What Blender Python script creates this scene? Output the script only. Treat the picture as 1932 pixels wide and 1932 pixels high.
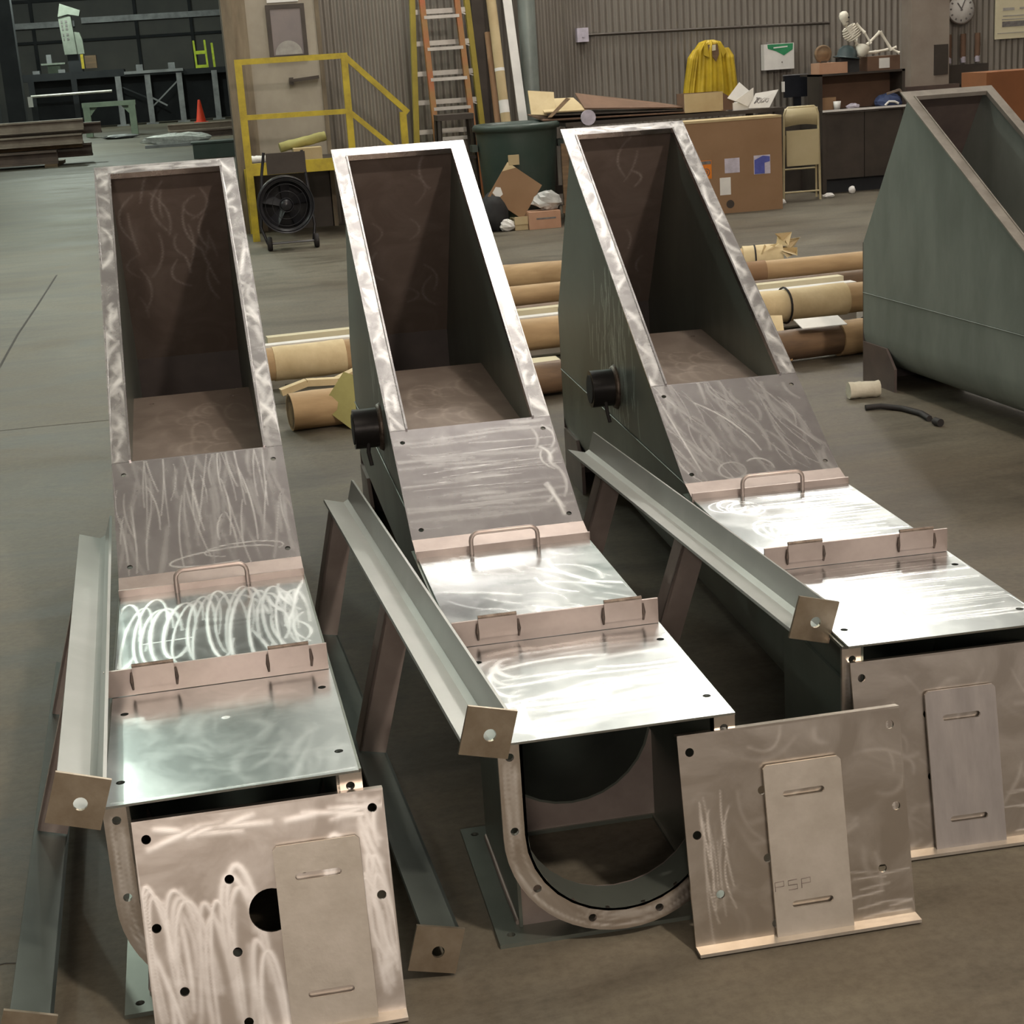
import bpy, bmesh, math, random
import numpy as np
from mathutils import Vector, Matrix
from mathutils.geometry import delaunay_2d_cdt

for o in list(bpy.data.objects):
    bpy.data.objects.remove(o)
scene = bpy.context.scene
COL = scene.collection
rnd = random.Random(7)
PI = math.pi

# ------------------------------------------------------------------ camera
cd = bpy.data.cameras.new('camera')
cam = bpy.data.objects.new('camera', cd)
COL.objects.link(cam)
cd.sensor_fit = 'HORIZONTAL'
cd.sensor_width = 36.0
cd.lens = 36.0 * 3000.0 / 1932.0
cd.clip_end = 300.0
pitch, roll, yaw = 0.2778, -0.066, 0.1689
fw = Vector((math.sin(yaw) * math.cos(pitch), math.cos(yaw) * math.cos(pitch), -math.sin(pitch)))
rt = Vector((math.cos(yaw), -math.sin(yaw), 0.0))
up = rt.cross(fw)
rt2 = rt * math.cos(roll) + up * math.sin(roll)
up2 = up * math.cos(roll) - rt * math.sin(roll)
m = Matrix((rt2, up2, -fw)).transposed().to_4x4()
m.translation = Vector((0.0, 0.0, 1.5))
cam.matrix_world = m
scene.camera = cam

# ------------------------------------------------------------------ world, lamps, exposure
scene.view_settings.view_transform = 'Standard'
scene.view_settings.look = 'None'
scene.view_settings.gamma = 1.0
scene.view_settings.use_curve_mapping = False
scene.view_settings.exposure = 0.0
wd = bpy.data.worlds.new('workshop_air')
scene.world = wd
wd.use_nodes = True
bg = wd.node_tree.nodes['Background']
bg.inputs[0].default_value = (0.63, 0.58, 0.57, 1)
bg.inputs[1].default_value = 0.5


def lamp(x, y, z, watts, col, r=0.2):
    ld = bpy.data.lights.new('workshop_lamp', 'POINT')
    ld.energy = watts
    ld.color = col
    ld.shadow_soft_size = r
    lo = bpy.data.objects.new('workshop_lamp', ld)
    COL.objects.link(lo)
    lo.location = (x, y, z)
    return lo


COOL = (0.88, 1.0, 0.88)
WARM = (1.0, 0.86, 0.73)
NEUT = (1.0, 0.95, 0.88)
lamp(2.2, 15.0, 4.25, 100, NEUT)       # lamp over the door side of the back wall
lamp(6.0, 15.4, 7.7, 680, NEUT)        # key, high near the back wall
lamp(1.8, 7.8, 7.4, 140, NEUT, .3)
lamp(1.9, 11.2, 7.2, 260, NEUT, .3)
lamp(-2.6, 16.0, 6.6, 520, COOL)
lamp(-9.0, 7.5, 6.5, 420, COOL)
lamp(-5.0, 24.0, 6.5, 700, COOL)
lamp(-3.0, 42.0, 6.5, 1300, COOL)
lamp(-5.0, 60.0, 6.5, 1100, COOL)
lamp(-0.7, -3.6, 2.5, 420, WARM, .35)  # low warm lamp behind the camera, added to brighten the end covers
lamp(2.5, -2.0, 6.0, 1400, WARM)

# ------------------------------------------------------------------ node helpers
MATS = {}


def node_mat(name):
    mt = bpy.data.materials.new(name)
    mt.use_nodes = True
    nt = mt.node_tree
    bs = nt.nodes['Principled BSDF']
    MATS[name] = mt
    return mt, nt, bs


def N(nt, typ, **kw):
    n = nt.nodes.new(typ)
    for k, v in kw.items():
        if k.startswith('i_'):
            key = k[2:]
            key = int(key) if key.isdigit() else key
            n.inputs[key].default_value = v
        else:
            setattr(n, k, v)
    return n


def ramp(nt, fac, stops):
    n = nt.nodes.new('ShaderNodeValToRGB')
    cr = n.color_ramp
    while len(cr.elements) > 1:
        cr.elements.remove(cr.elements[-1])
    cr.elements[0].position = stops[0][0]
    cr.elements[0].color = (*stops[0][1], 1)
    for p, c in stops[1:]:
        e = cr.elements.new(p)
        e.color = (*c, 1)
    nt.links.new(fac, n.inputs[0])
    return n.outputs[0]


def noise(nt, scale, detail=4, rough=0.55, stretch=(1, 1, 1), obj=True, dist=0.0):
    tc = N(nt, 'ShaderNodeTexCoord')
    mp = N(nt, 'ShaderNodeMapping')
    mp.inputs['Scale'].default_value = stretch
    nt.links.new(tc.outputs['Object'], mp.inputs[0])
    nz = N(nt, 'ShaderNodeTexNoise')
    nz.inputs['Scale'].default_value = scale
    nz.inputs['Detail'].default_value = detail
    nz.inputs['Roughness'].default_value = rough
    nz.inputs['Distortion'].default_value = dist
    nt.links.new(mp.outputs[0], nz.inputs['Vector'])
    return nz.outputs['Fac']


def mixc(nt, fac, a, b, mode='MIX'):
    n = N(nt, 'ShaderNodeMix', data_type='RGBA', blend_type=mode)
    for sock, v in ((n.inputs[0], fac), (n.inputs[6], a), (n.inputs[7], b)):
        if isinstance(v, (int, float)):
            sock.default_value = v
        elif isinstance(v, tuple):
            sock.default_value = (*v, 1)
        else:
            nt.links.new(v, sock)
    return n.outputs[2]


def mth(nt, op, a, b=0.0, clamp=False):
    n = N(nt, 'ShaderNodeMath', operation=op, use_clamp=clamp)
    for i, v in enumerate((a, b)):
        if isinstance(v, (int, float)):
            n.inputs[i].default_value = v
        else:
            nt.links.new(v, n.inputs[i])
    return n.outputs[0]


def bump(nt, bs, h, strength=0.2, dist=0.002):
    b = N(nt, 'ShaderNodeBump')
    b.inputs['Strength'].default_value = strength
    b.inputs['Distance'].default_value = dist
    nt.links.new(h, b.inputs['Height'])
    nt.links.new(b.outputs[0], bs.inputs['Normal'])


def paint(name, c0, c1=None, rough=0.55, metal=0.0, scale=6.0, bumpy=0.15, stretch=(1, 1, 1), spec=0.4, detail=5, lo=0.35, hi=0.65):
    mt, nt, bs = node_mat(name)
    c1 = c1 or tuple(min(1, v * 0.7) for v in c0)
    f = noise(nt, scale, detail, 0.6, stretch)
    col = ramp(nt, f, [(lo, c0), (hi, c1)])
    nt.links.new(col, bs.inputs['Base Color'])
    bs.inputs['Roughness'].default_value = rough
    bs.inputs['Metallic'].default_value = metal
    bs.inputs['Specular IOR Level'].default_value = spec
    if bumpy:
        bump(nt, bs, noise(nt, scale * 6, 4), bumpy, 0.003)
    return mt


def ground_steel(name, dark, light, rough_lo=0.22, rough_hi=0.42, cloud=0.5, cscale=9.0, metal=1.0):
    """bright ground steel: the 'grind' attribute holds the disc-sander strokes"""
    mt, nt, bs = node_mat(name)
    at = N(nt, 'ShaderNodeAttribute', attribute_name='grind')
    g = at.outputs['Fac']
    cl = noise(nt, cscale, 5, 0.6, dist=0.8)
    c = mth(nt, 'MULTIPLY', mth(nt, 'SUBTRACT', cl, 0.42), cloud * 4)
    f = mth(nt, 'ADD', g, mth(nt, 'MAXIMUM', c, 0.0), True)
    col = mixc(nt, f, dark, light)
    nt.links.new(col, bs.inputs['Base Color'])
    bs.inputs['Metallic'].default_value = metal
    r = N(nt, 'ShaderNodeMapRange')
    r.inputs['To Min'].default_value = rough_lo
    r.inputs['To Max'].default_value = rough_hi
    nt.links.new(f, r.inputs['Value'])
    nt.links.new(r.outputs[0], bs.inputs['Roughness'])
    fine = noise(nt, 60, 3, 0.5)
    h = mth(nt, 'ADD', mth(nt, 'MULTIPLY', g, 0.7), mth(nt, 'MULTIPLY', fine, 0.25))
    bump(nt, bs, h, 0.25, 0.0015)
    return mt


# ------------------------------------------------------------------ materials
# floor
mt, nt, bs = node_mat('floor_concrete')
big = noise(nt, 0.35, 6, 0.6, dist=0.6)
mid = noise(nt, 1.6, 7, 0.68, (0.55, 1.7, 1), dist=0.9)
fine = noise(nt, 45, 4, 0.7)
base = ramp(nt, big, [(0.34, (0.082, 0.066, 0.046)), (0.5, (0.112, 0.098, 0.074)), (0.68, (0.15, 0.14, 0.112))])
sm = ramp(nt, mid, [(0.30, (0.45, 0.43, 0.41)), (0.5, (0.95, 0.95, 0.95)), (0.72, (1.3, 1.3, 1.27))])
c = mixc(nt, 1.0, base, sm, 'MULTIPLY')
fn = ramp(nt, fine, [(0.3, (0.8, 0.8, 0.8)), (0.6, (1.05, 1.05, 1.05))])
c = mixc(nt, 1.0, c, fn, 'MULTIPLY')
nt.links.new(c, bs.inputs['Base Color'])
rr = N(nt, 'ShaderNodeMapRange')
rr.inputs['To Min'].default_value = 0.45
rr.inputs['To Max'].default_value = 0.8
nt.links.new(mid, rr.inputs['Value'])
nt.links.new(rr.outputs[0], bs.inputs['Roughness'])
bs.inputs['Specular IOR Level'].default_value = 0.22
bump(nt, bs, fine, 0.25, 0.003)

paint('dark_joint', (0.05, 0.045, 0.04), rough=0.9)
paint('corrugated', (0.245, 0.225, 0.195), (0.18, 0.162, 0.142), 0.5, 0.25, 1.4, 0.05, (1, 1, 0.25))
paint('wall_white', (0.78, 0.78, 0.76), (0.7, 0.7, 0.68), 0.7, 0, 1.0, 0.05)
paint('far_wall', (0.15, 0.145, 0.135), (0.10, 0.10, 0.10), 0.7, 0, 0.3, 0.05)
paint('far_dark', (0.035, 0.037, 0.042), (0.02, 0.022, 0.026), 0.8, 0, 1.0, 0.0)
paint('grey_steel', (0.30, 0.31, 0.32), (0.20, 0.20, 0.21), 0.5, 0.4, 3.0, 0.05)
paint('door_paint', (0.40, 0.36, 0.29), (0.27, 0.235, 0.185), 0.55, 0, 1.3, 0.1, (1, 1, 0.8))
paint('jamb_wood', (0.27, 0.22, 0.15), (0.14, 0.11, 0.075), 0.7, 0, 3.0, 0.2, (2, 2, 0.4))
paint('column_paint', (0.29, 0.25, 0.21), (0.19, 0.15, 0.125), 0.6, 0, 1.6, 0.1)
paint('duct_teal', (0.27, 0.31, 0.29), (0.20, 0.23, 0.22), 0.45, 0.3, 3.0, 0.05)
paint('yellow_paint', (0.60, 0.46, 0.035), (0.40, 0.30, 0.03), 0.45, 0, 7.0, 0.1)
paint('lime_paint', (0.62, 0.75, 0.05), None, 0.5, 0, 7.0, 0.05)
paint('ladder_orange', (0.36, 0.09, 0.035), (0.25, 0.16, 0.05), 0.5, 0, 2.0, 0.05)
paint('ladder_yellow', (0.42, 0.34, 0.06), (0.32, 0.26, 0.05), 0.5, 0, 4.0, 0.05)
paint('aluminium', (0.62, 0.60, 0.56), (0.45, 0.43, 0.40), 0.4, 0.5, 5.0, 0.05)
paint('black_plastic', (0.018, 0.018, 0.022), (0.03, 0.03, 0.035), 0.3, 0, 5.0, 0.05)
paint('black_cloth', (0.02, 0.02, 0.022), (0.035, 0.035, 0.035), 0.8, 0, 8.0, 0.3)
paint('dark_brown_metal', (0.075, 0.062, 0.052), (0.05, 0.042, 0.036), 0.5, 0.3, 3.0, 0.1)
paint('cardboard', (0.29, 0.178, 0.10), (0.25, 0.15, 0.08), 0.85, 0, 2.0, 0.1)
paint('cardboard_dark', (0.17, 0.10, 0.065), (0.13, 0.078, 0.052), 0.85, 0, 3.0, 0.1)
paint('cardboard_pale', (0.52, 0.42, 0.25), (0.44, 0.34, 0.19), 0.85, 0, 3.0, 0.1)
paint('pink_card', (0.50, 0.30, 0.20), (0.44, 0.25, 0.16), 0.85, 0, 4.0, 0.1)
paint('orange_card', (0.24, 0.095, 0.038), (0.19, 0.075, 0.03), 0.85, 0, 2.0, 0.1)
paint('kraft', (0.50, 0.35, 0.19), (0.34, 0.225, 0.115), 0.7, 0, 3.0, 0.25, (0.6, 4, 4))
paint('kraft_pale', (0.70, 0.58, 0.36), (0.56, 0.44, 0.25), 0.75, 0, 6.0, 0.35)
paint('kraft_dark', (0.20, 0.125, 0.07), (0.10, 0.065, 0.042), 0.6, 0, 3.0, 0.25, (0.5, 5, 5))
paint('cream_card', (0.66, 0.61, 0.44), (0.58, 0.53, 0.37), 0.85, 0, 3.0, 0.1)
paint('olive_card', (0.36, 0.34, 0.13), (0.27, 0.25, 0.09), 0.8, 0, 5.0, 0.15)
paint('white_paper', (0.78, 0.77, 0.74), (0.68, 0.67, 0.65), 0.8, 0, 5.0, 0.05)
paint('grey_paper', (0.42, 0.40, 0.37), None, 0.8, 0, 9.0, 0.0)
paint('ink', (0.13, 0.12, 0.12), (0.2, 0.19, 0.18), 0.8, 0, 30.0, 0.0)
paint('label_orange', (0.85, 0.25, 0.02), None, 0.6, 0, 9.0, 0.0)
paint('label_blue', (0.10, 0.12, 0.45), None, 0.6, 0, 9.0, 0.0)
paint('label_lilac', (0.60, 0.56, 0.66), None, 0.6, 0, 9.0, 0.0)
paint('green_print', (0.04, 0.30, 0.13), None, 0.5, 0, 9.0, 0.0)
paint('raincoat', (0.60, 0.43, 0.03), (0.40, 0.28, 0.02), 0.5, 0, 5.0, 0.3)
paint('bin_green', (0.03, 0.052, 0.042), (0.05, 0.065, 0.056), 0.45, 0, 2.0, 0.1)
paint('bone', (0.80, 0.77, 0.68), (0.65, 0.61, 0.52), 0.6, 0, 9.0, 0.1)
paint('beige_metal', (0.52, 0.45, 0.28), (0.46, 0.39, 0.23), 0.4, 0, 3.0, 0.05)
paint('clear_plastic', (0.62, 0.62, 0.60), (0.42, 0.42, 0.41), 0.25, 0, 12.0, 0.6)
paint('blue_cloth', (0.07, 0.10, 0.22), (0.05, 0.07, 0.15), 0.7, 0, 6.0, 0.2)
paint('teal_plastic', (0.05, 0.075, 0.08), (0.04, 0.055, 0.06), 0.4, 0, 6.0, 0.1)
paint('wood_old', (0.24, 0.155, 0.085), (0.12, 0.08, 0.05), 0.75, 0, 3.0, 0.3, (1, 1, 5))
paint('rust_steel', (0.15, 0.105, 0.085), (0.085, 0.062, 0.055), 0.6, 0.3, 2.0, 0.15)
paint('rust_light', (0.33, 0.27, 0.22), (0.22, 0.17, 0.14), 0.6, 0.3, 2.0, 0.15)
paint('machine_green', (0.27, 0.30, 0.255), (0.20, 0.225, 0.19), 0.5, 0, 3.0, 0.1)
paint('saw_green', (0.22, 0.27, 0.20), (0.16, 0.20, 0.15), 0.55, 0.1, 3.0, 0.1)
paint('cone_orange', (0.85, 0.07, 0.025), (0.75, 0.05, 0.02), 0.5, 0, 6.0, 0.05)
paint('clock_rim', (0.16, 0.13, 0.11), None, 0.4, 0, 6.0, 0.05)
paint('screen_dark', (0.02, 0.022, 0.028), None, 0.25, 0, 6.0, 0.0)
paint('rubber', (0.025, 0.022, 0.022), None, 0.7, 0, 8.0, 0.1)
paint('rag_cloth', (0.62, 0.58, 0.48), (0.5, 0.46, 0.36), 0.9, 0, 14.0, 0.4)
paint('glass_dark', (0.25, 0.21, 0.20), (0.18, 0.16, 0.16), 0.2, 0, 2.0, 0.0)

# steels of the hoppers
paint('mill_green', (0.215, 0.24, 0.21), (0.14, 0.155, 0.135), 0.42, 0.75, 2.2, 0.12, (1, 1, 0.35))
paint('mill_teal_matt', (0.26, 0.29, 0.265), (0.20, 0.225, 0.205), 0.6, 0.35, 5.0, 0.12, (1, 1, 0.4))
paint('mill_brown', (0.46, 0.385, 0.355), (0.34, 0.28, 0.255), 0.42, 0.7, 6.0, 0.12)
paint('mill_brown_dark', (0.19, 0.15, 0.135), (0.13, 0.105, 0.10), 0.45, 0.55, 5.0, 0.12)
paint('weld', (0.10, 0.075, 0.06), (0.20, 0.16, 0.13), 0.45, 0.7, 60.0, 0.4)
paint('oiled_plate', (0.42, 0.36, 0.28), (0.30, 0.245, 0.18), 0.32, 0.85, 14.0, 0.1)
paint('raw_plate', (0.46, 0.42, 0.37), (0.38, 0.345, 0.295), 0.5, 0.7, 12.0, 0.1)
paint('raw_plate_grey', (0.34, 0.315, 0.30), (0.27, 0.25, 0.24), 0.5, 0.7, 9.0, 0.1, (3, 0.6, 1))
paint('black_pipe', (0.02, 0.019, 0.02), (0.04, 0.035, 0.033), 0.3, 0.4, 6.0, 0.1)
ground_steel('lid_steel', (0.44, 0.475, 0.48), (0.90, 0.92, 0.92), 0.19, 0.40, 0.3, 7)
ground_steel('slope_steel', (0.38, 0.355, 0.365), (1.0, 0.99, 0.98), 0.26, 0.36, 0.12, 9)
ground_steel('front_steel', (0.62, 0.55, 0.49), (1.0, 0.97, 0.94), 0.3, 0.45, 0.35, 8)
ground_steel('rim_steel', (0.40, 0.38, 0.385), (0.97, 0.95, 0.94), 0.24, 0.40, 0.35, 13)
ground_steel('inner_steel', (0.21, 0.16, 0.135), (0.5, 0.43, 0.39), 0.4, 0.5, 0.2, 6, 0.45)  # brown interior steel of the hopper back walls
ground_steel('front_dull', (0.50, 0.44, 0.37), (0.92, 0.87, 0.8), 0.3, 0.45, 0.3, 8)


# ------------------------------------------------------------------ object helpers
def tag(o, label=None, cat=None, group=None, kind=None):
    if label:
        o['label'] = label
    if cat:
        o['category'] = cat
    if group:
        o['group'] = group
    if kind:
        o['kind'] = kind
    return o


def thing(name, loc, label, cat, rz=0.0, group=None):
    o = bpy.data.objects.new(name, None)
    o.empty_display_size = 0.05
    COL.objects.link(o)
    o.location = loc
    o.rotation_euler = (0, 0, rz)
    return tag(o, label, cat, group)


class G:
    """collects shapes; build() links them as one mesh object"""

    def __init__(s):
        s.v, s.f, s.sm = [], [], []

    def add(s, vs, fs, smooth=False):
        b = len(s.v)
        s.v += [tuple(p) for p in vs]
        s.f += [tuple(i + b for i in f) for f in fs]
        s.sm += [smooth] * len(fs)
        return s

    def box(s, x0, x1, y0, y1, z0, z1, M=None):
        vs = [Vector((x, y, z)) for x in (x0, x1) for y in (y0, y1) for z in (z0, z1)]
        if M is not None:
            vs = [M @ p for p in vs]
        return s.add(vs, [(0, 1, 3, 2), (4, 6, 7, 5), (0, 4, 5, 1), (2, 3, 7, 6), (0, 2, 6, 4), (1, 5, 7, 3)])

    def beam(s, p, q, w, h, upv=(0, 0, 1)):
        p, q = Vector(p), Vector(q)
        d = (q - p).normalized()
        u = Vector(upv)
        sd = d.cross(u)
        if sd.length < 1e-4:
            sd = d.cross(Vector((1, 0, 0)))
        sd.normalize()
        u = sd.cross(d)
        vs = []
        for c in (p, q):
            for a, b in ((-1, -1), (1, -1), (1, 1), (-1, 1)):
                vs.append(c + sd * (a * w / 2) + u * (b * h / 2))
        return s.add(vs, [(3, 2, 1, 0), (4, 5, 6, 7), (0, 1, 5, 4), (1, 2, 6, 5), (2, 3, 7, 6), (3, 0, 4, 7)])

    def cyl(s, p, q, r, n=12, r2=None, caps=True, smooth=True):
        p, q = Vector(p), Vector(q)
        r2 = r if r2 is None else r2
        d = (q - p).normalized()
        a = d.orthogonal().normalized()
        b = d.cross(a)
        vs, fs = [], []
        for c, rad in ((p, r), (q, r2)):
            for i in range(n):
                t = 2 * PI * i / n
                vs.append(c + a * math.cos(t) * rad + b * math.sin(t) * rad)
        for i in range(n):
            j = (i + 1) % n
            fs.append((i, j, n + j, n + i))
        s.add(vs, fs, smooth)
        if caps:
            s.add(vs[:n], [tuple(range(n - 1, -1, -1))])
            s.add(vs[n:], [tuple(range(n))])
        return s

    def tube(s, pts, r, n=8):
        pts = [Vector(p) for p in pts]
        rings, fs = [], []
        prev = None
        for i, p in enumerate(pts):
            d = (pts[min(i + 1, len(pts) - 1)] - pts[max(i - 1, 0)]).normalized()
            if prev is None:
                a = d.orthogonal().normalized()
            else:
                a = (prev - d * prev.dot(d)).normalized()
            prev = a
            b = d.cross(a)
            rad = r[i] if isinstance(r, (list, tuple)) else r
            rings += [p + a * math.cos(2 * PI * k / n) * rad + b * math.sin(2 * PI * k / n) * rad for k in range(n)]
        for i in range(len(pts) - 1):
            for k in range(n):
                j = (k + 1) % n
                fs.append((i * n + k, i * n + j, (i + 1) * n + j, (i + 1) * n + k))
        s.add(rings, fs, True)
        s.add(rings[:n], [tuple(range(n - 1, -1, -1))])
        s.add(rings[-n:], [tuple(range(n))])
        return s

    def lathe(s, prof, n=24, M=None, caps=False):
        """profile of (radius, height) turned about local z"""
        vs, fs = [], []
        for r, z in prof:
            for k in range(n):
                t = 2 * PI * k / n
                p = Vector((r * math.cos(t), r * math.sin(t), z))
                vs.append(M @ p if M is not None else p)
        for i in range(len(prof) - 1):
            for k in range(n):
                j = (k + 1) % n
                fs.append((i * n + k, i * n + j, (i + 1) * n + j, (i + 1) * n + k))
        s.add(vs, fs, True)
        if caps:
            s.add(vs[:n], [tuple(range(n - 1, -1, -1))])
            s.add(vs[-n:], [tuple(range(n))])
        return s

    def prism(s, poly, d0, d1, M):
        """polygon (x, y) extruded between local z d0 and d1, placed by matrix M"""
        n = len(poly)
        vs = [M @ Vector((x, y, d0)) for x, y in poly] + [M @ Vector((x, y, d1)) for x, y in poly]
        fs = [tuple(range(n - 1, -1, -1)), tuple(range(n, 2 * n))]
        fs += [(i, (i + 1) % n, n + (i + 1) % n, n + i) for i in range(n)]
        return s.add(vs, fs)

    def build(s, name, mat, parent=None, label=None, cat=None, group=None, kind=None, loc=None, rz=None):
        me = bpy.data.meshes.new(name)
        me.from_pydata(s.v, [], s.f)
        me.polygons.foreach_set('use_smooth', s.sm)
        me.update()
        me.materials.append(MATS[mat])
        o = bpy.data.objects.new(name, me)
        COL.objects.link(o)
        if parent is not None:
            o.parent = parent
        if loc is not None:
            o.location = loc
        if rz is not None:
            o.rotation_euler = (0, 0, rz)
        return tag(o, label, cat, group, kind)


def basis(o, ax, ay):
    """matrix with local x along ax, local y along ay, origin o"""
    ax = Vector(ax).normalized()
    ay = Vector(ay)
    ay = (ay - ax * ay.dot(ax)).normalized()
    az = ax.cross(ay)
    M = Matrix((ax, ay, az)).transposed().to_4x4()
    M.translation = Vector(o)
    return M


# side planes of a thing: x-z plane seen from the front (y toward the viewer)
XZ = basis((0, 0, 0), (1, 0, 0), (0, 0, 1))      # local z = -y
YZ = basis((0, 0, 0), (0, 1, 0), (0, 0, 1))      # local z = +x


def circle(cx, cy, r, n=14, a0=0.0, a1=2 * PI):
    return [(cx + r * math.cos(a0 + (a1 - a0) * i / n), cy + r * math.sin(a0 + (a1 - a0) * i / n)) for i in range(n)]


def arc(cx, cy, r, a0, a1, n):
    return [(cx + r * math.cos(a0 + (a1 - a0) * i / n), cy + r * math.sin(a0 + (a1 - a0) * i / n)) for i in range(n + 1)]


def slot(cx, cy, L, w):
    h = L / 2 - w / 2
    return arc(cx + h, cy, w / 2, -PI / 2, PI / 2, 6) + arc(cx - h, cy, w / 2, PI / 2, 1.5 * PI, 6)


class Strokes:
    """hand-ground strokes rasterised on a plate, later read at the mesh points"""

    def __init__(s, x0, x1, y0, y1, cell=0.0016):
        s.x0, s.y0, s.c = x0, y0, cell
        s.nx, s.ny = int((x1 - x0) / cell) + 2, int((y1 - y0) / cell) + 2
        s.m = np.zeros((s.ny, s.nx), np.float32)
        s.w = x1 - x0
        s.h = y1 - y0

    def line(s, pts, width, k=1.0, fade=True):
        n = len(pts)
        for i in range(n - 1):
            (ax, ay), (bx, by) = pts[i], pts[i + 1]
            w = width
            kk = k
            if fade:
                t = (i + 0.5) / (n - 1)
                kk = k * (0.45 + 0.55 * math.sin(PI * min(1, max(0, t))) ** 0.5)
            pad = w * 1.6
            i0 = max(0, int((min(ax, bx) - pad - s.x0) / s.c))
            i1 = min(s.nx, int((max(ax, bx) + pad - s.x0) / s.c) + 2)
            j0 = max(0, int((min(ay, by) - pad - s.y0) / s.c))
            j1 = min(s.ny, int((max(ay, by) + pad - s.y0) / s.c) + 2)
            if i1 <= i0 or j1 <= j0:
                continue
            X = s.x0 + s.c * np.arange(i0, i1)[None, :]
            Y = s.y0 + s.c * np.arange(j0, j1)[:, None]
            dx, dy = bx - ax, by - ay
            L2 = dx * dx + dy * dy + 1e-12
            t = np.clip(((X - ax) * dx + (Y - ay) * dy) / L2, 0, 1)
            d2 = (X - ax - t * dx) ** 2 + (Y - ay - t * dy) ** 2
            v = kk * np.exp(-d2 / (0.36 * w * w))
            s.m[j0:j1, i0:i1] = np.maximum(s.m[j0:j1, i0:i1], v)

    def ellipse(s, cx, cy, rx, ry, a0=0.0, a1=2 * PI, tilt=0.0, width=0.003, k=1.0, n=22):
        ct, st = math.cos(tilt), math.sin(tilt)
        p = []
        for i in range(n + 1):
            a = a0 + (a1 - a0) * i / n
            x, y = rx * math.cos(a), ry * math.sin(a)
            p.append((cx + ct * x - st * y, cy + st * x + ct * y))
        s.line(p, width, k)

    def arcstroke(s, x, y, ang, L, bend, width, k):
        p = []
        for i in range(9):
            t = i / 8 - 0.5
            o = bend * (0.25 - t * t) * 4
            p.append((x + math.cos(ang) * t * L - math.sin(ang) * o, y + math.sin(ang) * t * L + math.cos(ang) * o))
        s.line(p, width, k)

    def scale_band(s, y0, y1, f):
        j0 = max(0, int((y0 - s.y0) / s.c))
        j1 = min(s.ny, int((y1 - s.y0) / s.c))
        s.m[j0:j1] *= f

    def sample(s, x, y):
        i = np.clip(((x - s.x0) / s.c), 0, s.nx - 1.001)
        j = np.clip(((y - s.y0) / s.c), 0, s.ny - 1.001)
        i0, j0 = i.astype(int), j.astype(int)
        i1, j1 = np.minimum(i0 + 1, s.nx - 1), np.minimum(j0 + 1, s.ny - 1)
        fx, fy = i - i0, j - j0
        return ((s.m[j0, i0] * (1 - fx) + s.m[j0, i1] * fx) * (1 - fy) + (s.m[j1, i0] * (1 - fx) + s.m[j1, i1] * fx) * fy)


def inside(poly, x, y):
    r = np.zeros(len(x), bool)
    n = len(poly)
    for i in range(n):
        (x0, y0), (x1, y1) = poly[i], poly[(i + 1) % n]
        if y0 == y1:
            continue
        c = ((y0 > y) != (y1 > y)) & (x < (x1 - x0) * (y - y0) / (y1 - y0) + x0)
        r ^= c
    return r


def plate(name, outline, holes, t, mat, parent, M, strokes=None, cell=0.0, label=None, cat=None, group=None):
    """sheet with real holes; face at local z = 0, body below it; M places it in its parent"""
    pts = [Vector(p) for p in outline]
    edges = [(i, (i + 1) % len(outline)) for i in range(len(outline))]
    for h in holes:
        b = len(pts)
        pts += [Vector(p) for p in h]
        edges += [(b + i, b + (i + 1) % len(h)) for i in range(len(h))]
    nb = len(pts)

    def tri(extra):
        vs, es, fs, ov, oe, of = delaunay_2d_cdt(pts + extra, edges, [], 0, 1e-7)
        P = np.array([(p.x, p.y) for p in vs])
        F = np.array(fs)
        C = P[F].mean(axis=1)
        keep = inside(outline, C[:, 0], C[:, 1])
        for h in holes:
            keep &= ~inside(h, C[:, 0], C[:, 1])
        return P, F[keep]

    extra = []
    if cell:
        xs = [p[0] for p in outline]
        ys = [p[1] for p in outline]
        nx, ny = int((max(xs) - min(xs)) / cell), int((max(ys) - min(ys)) / (cell * 0.87))
        gx, gy = np.meshgrid(np.arange(1, nx), np.arange(1, ny))
        X = (min(xs) + gx * cell + (gy % 2) * cell * 0.5).ravel()
        Y = (min(ys) + gy * cell * 0.87).ravel()
        ok = inside(outline, X, Y)
        for h in holes:
            hx = [p[0] for p in h]
            hy = [p[1] for p in h]
            ok &= ~((X > min(hx) - cell * .4) & (X < max(hx) + cell * .4) & (Y > min(hy) - cell * .4) & (Y < max(hy) + cell * .4)) | (False)
        extra = [Vector((float(a), float(b))) for a, b in zip(X[ok], Y[ok])]
    P, F = tri(extra)
    Pb, Fb = tri([]) if cell else (P, F)
    n1 = len(P)
    vs = [(x, y, 0.0) for x, y in P.tolist()] + [(x, y, -t) for x, y in Pb.tolist()]
    fs = [tuple(f) for f in F.tolist()] + [tuple(n1 + i for i in f[::-1]) for f in Fb.tolist()]
    loops = [list(outline)] + [list(h) for h in holes]
    for lp in loops:
        b = len(vs)
        n = len(lp)
        vs += [(x, y, 0.0) for x, y in lp] + [(x, y, -t) for x, y in lp]
        fs += [(b + i, b + n + i, b + n + (i + 1) % n, b + (i + 1) % n) for i in range(n)]
    me = bpy.data.meshes.new(name)
    me.from_pydata(vs, [], fs)
    me.update()
    if strokes is not None:
        V = np.array(vs)
        a = me.attributes.new('grind', 'FLOAT', 'POINT')
        g = strokes.sample(V[:, 0], V[:, 1]).astype(np.float32)
        a.data.foreach_set('value', g)
    me.materials.append(MATS[mat])
    o = bpy.data.objects.new(name, me)
    COL.objects.link(o)
    if parent is not None:
        o.parent = parent
    o.matrix_local = M
    return tag(o, label, cat, group)


def rect(x0, x1, y0, y1):
    return [(x0, y0), (x1, y0), (x1, y1), (x0, y1)]

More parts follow.
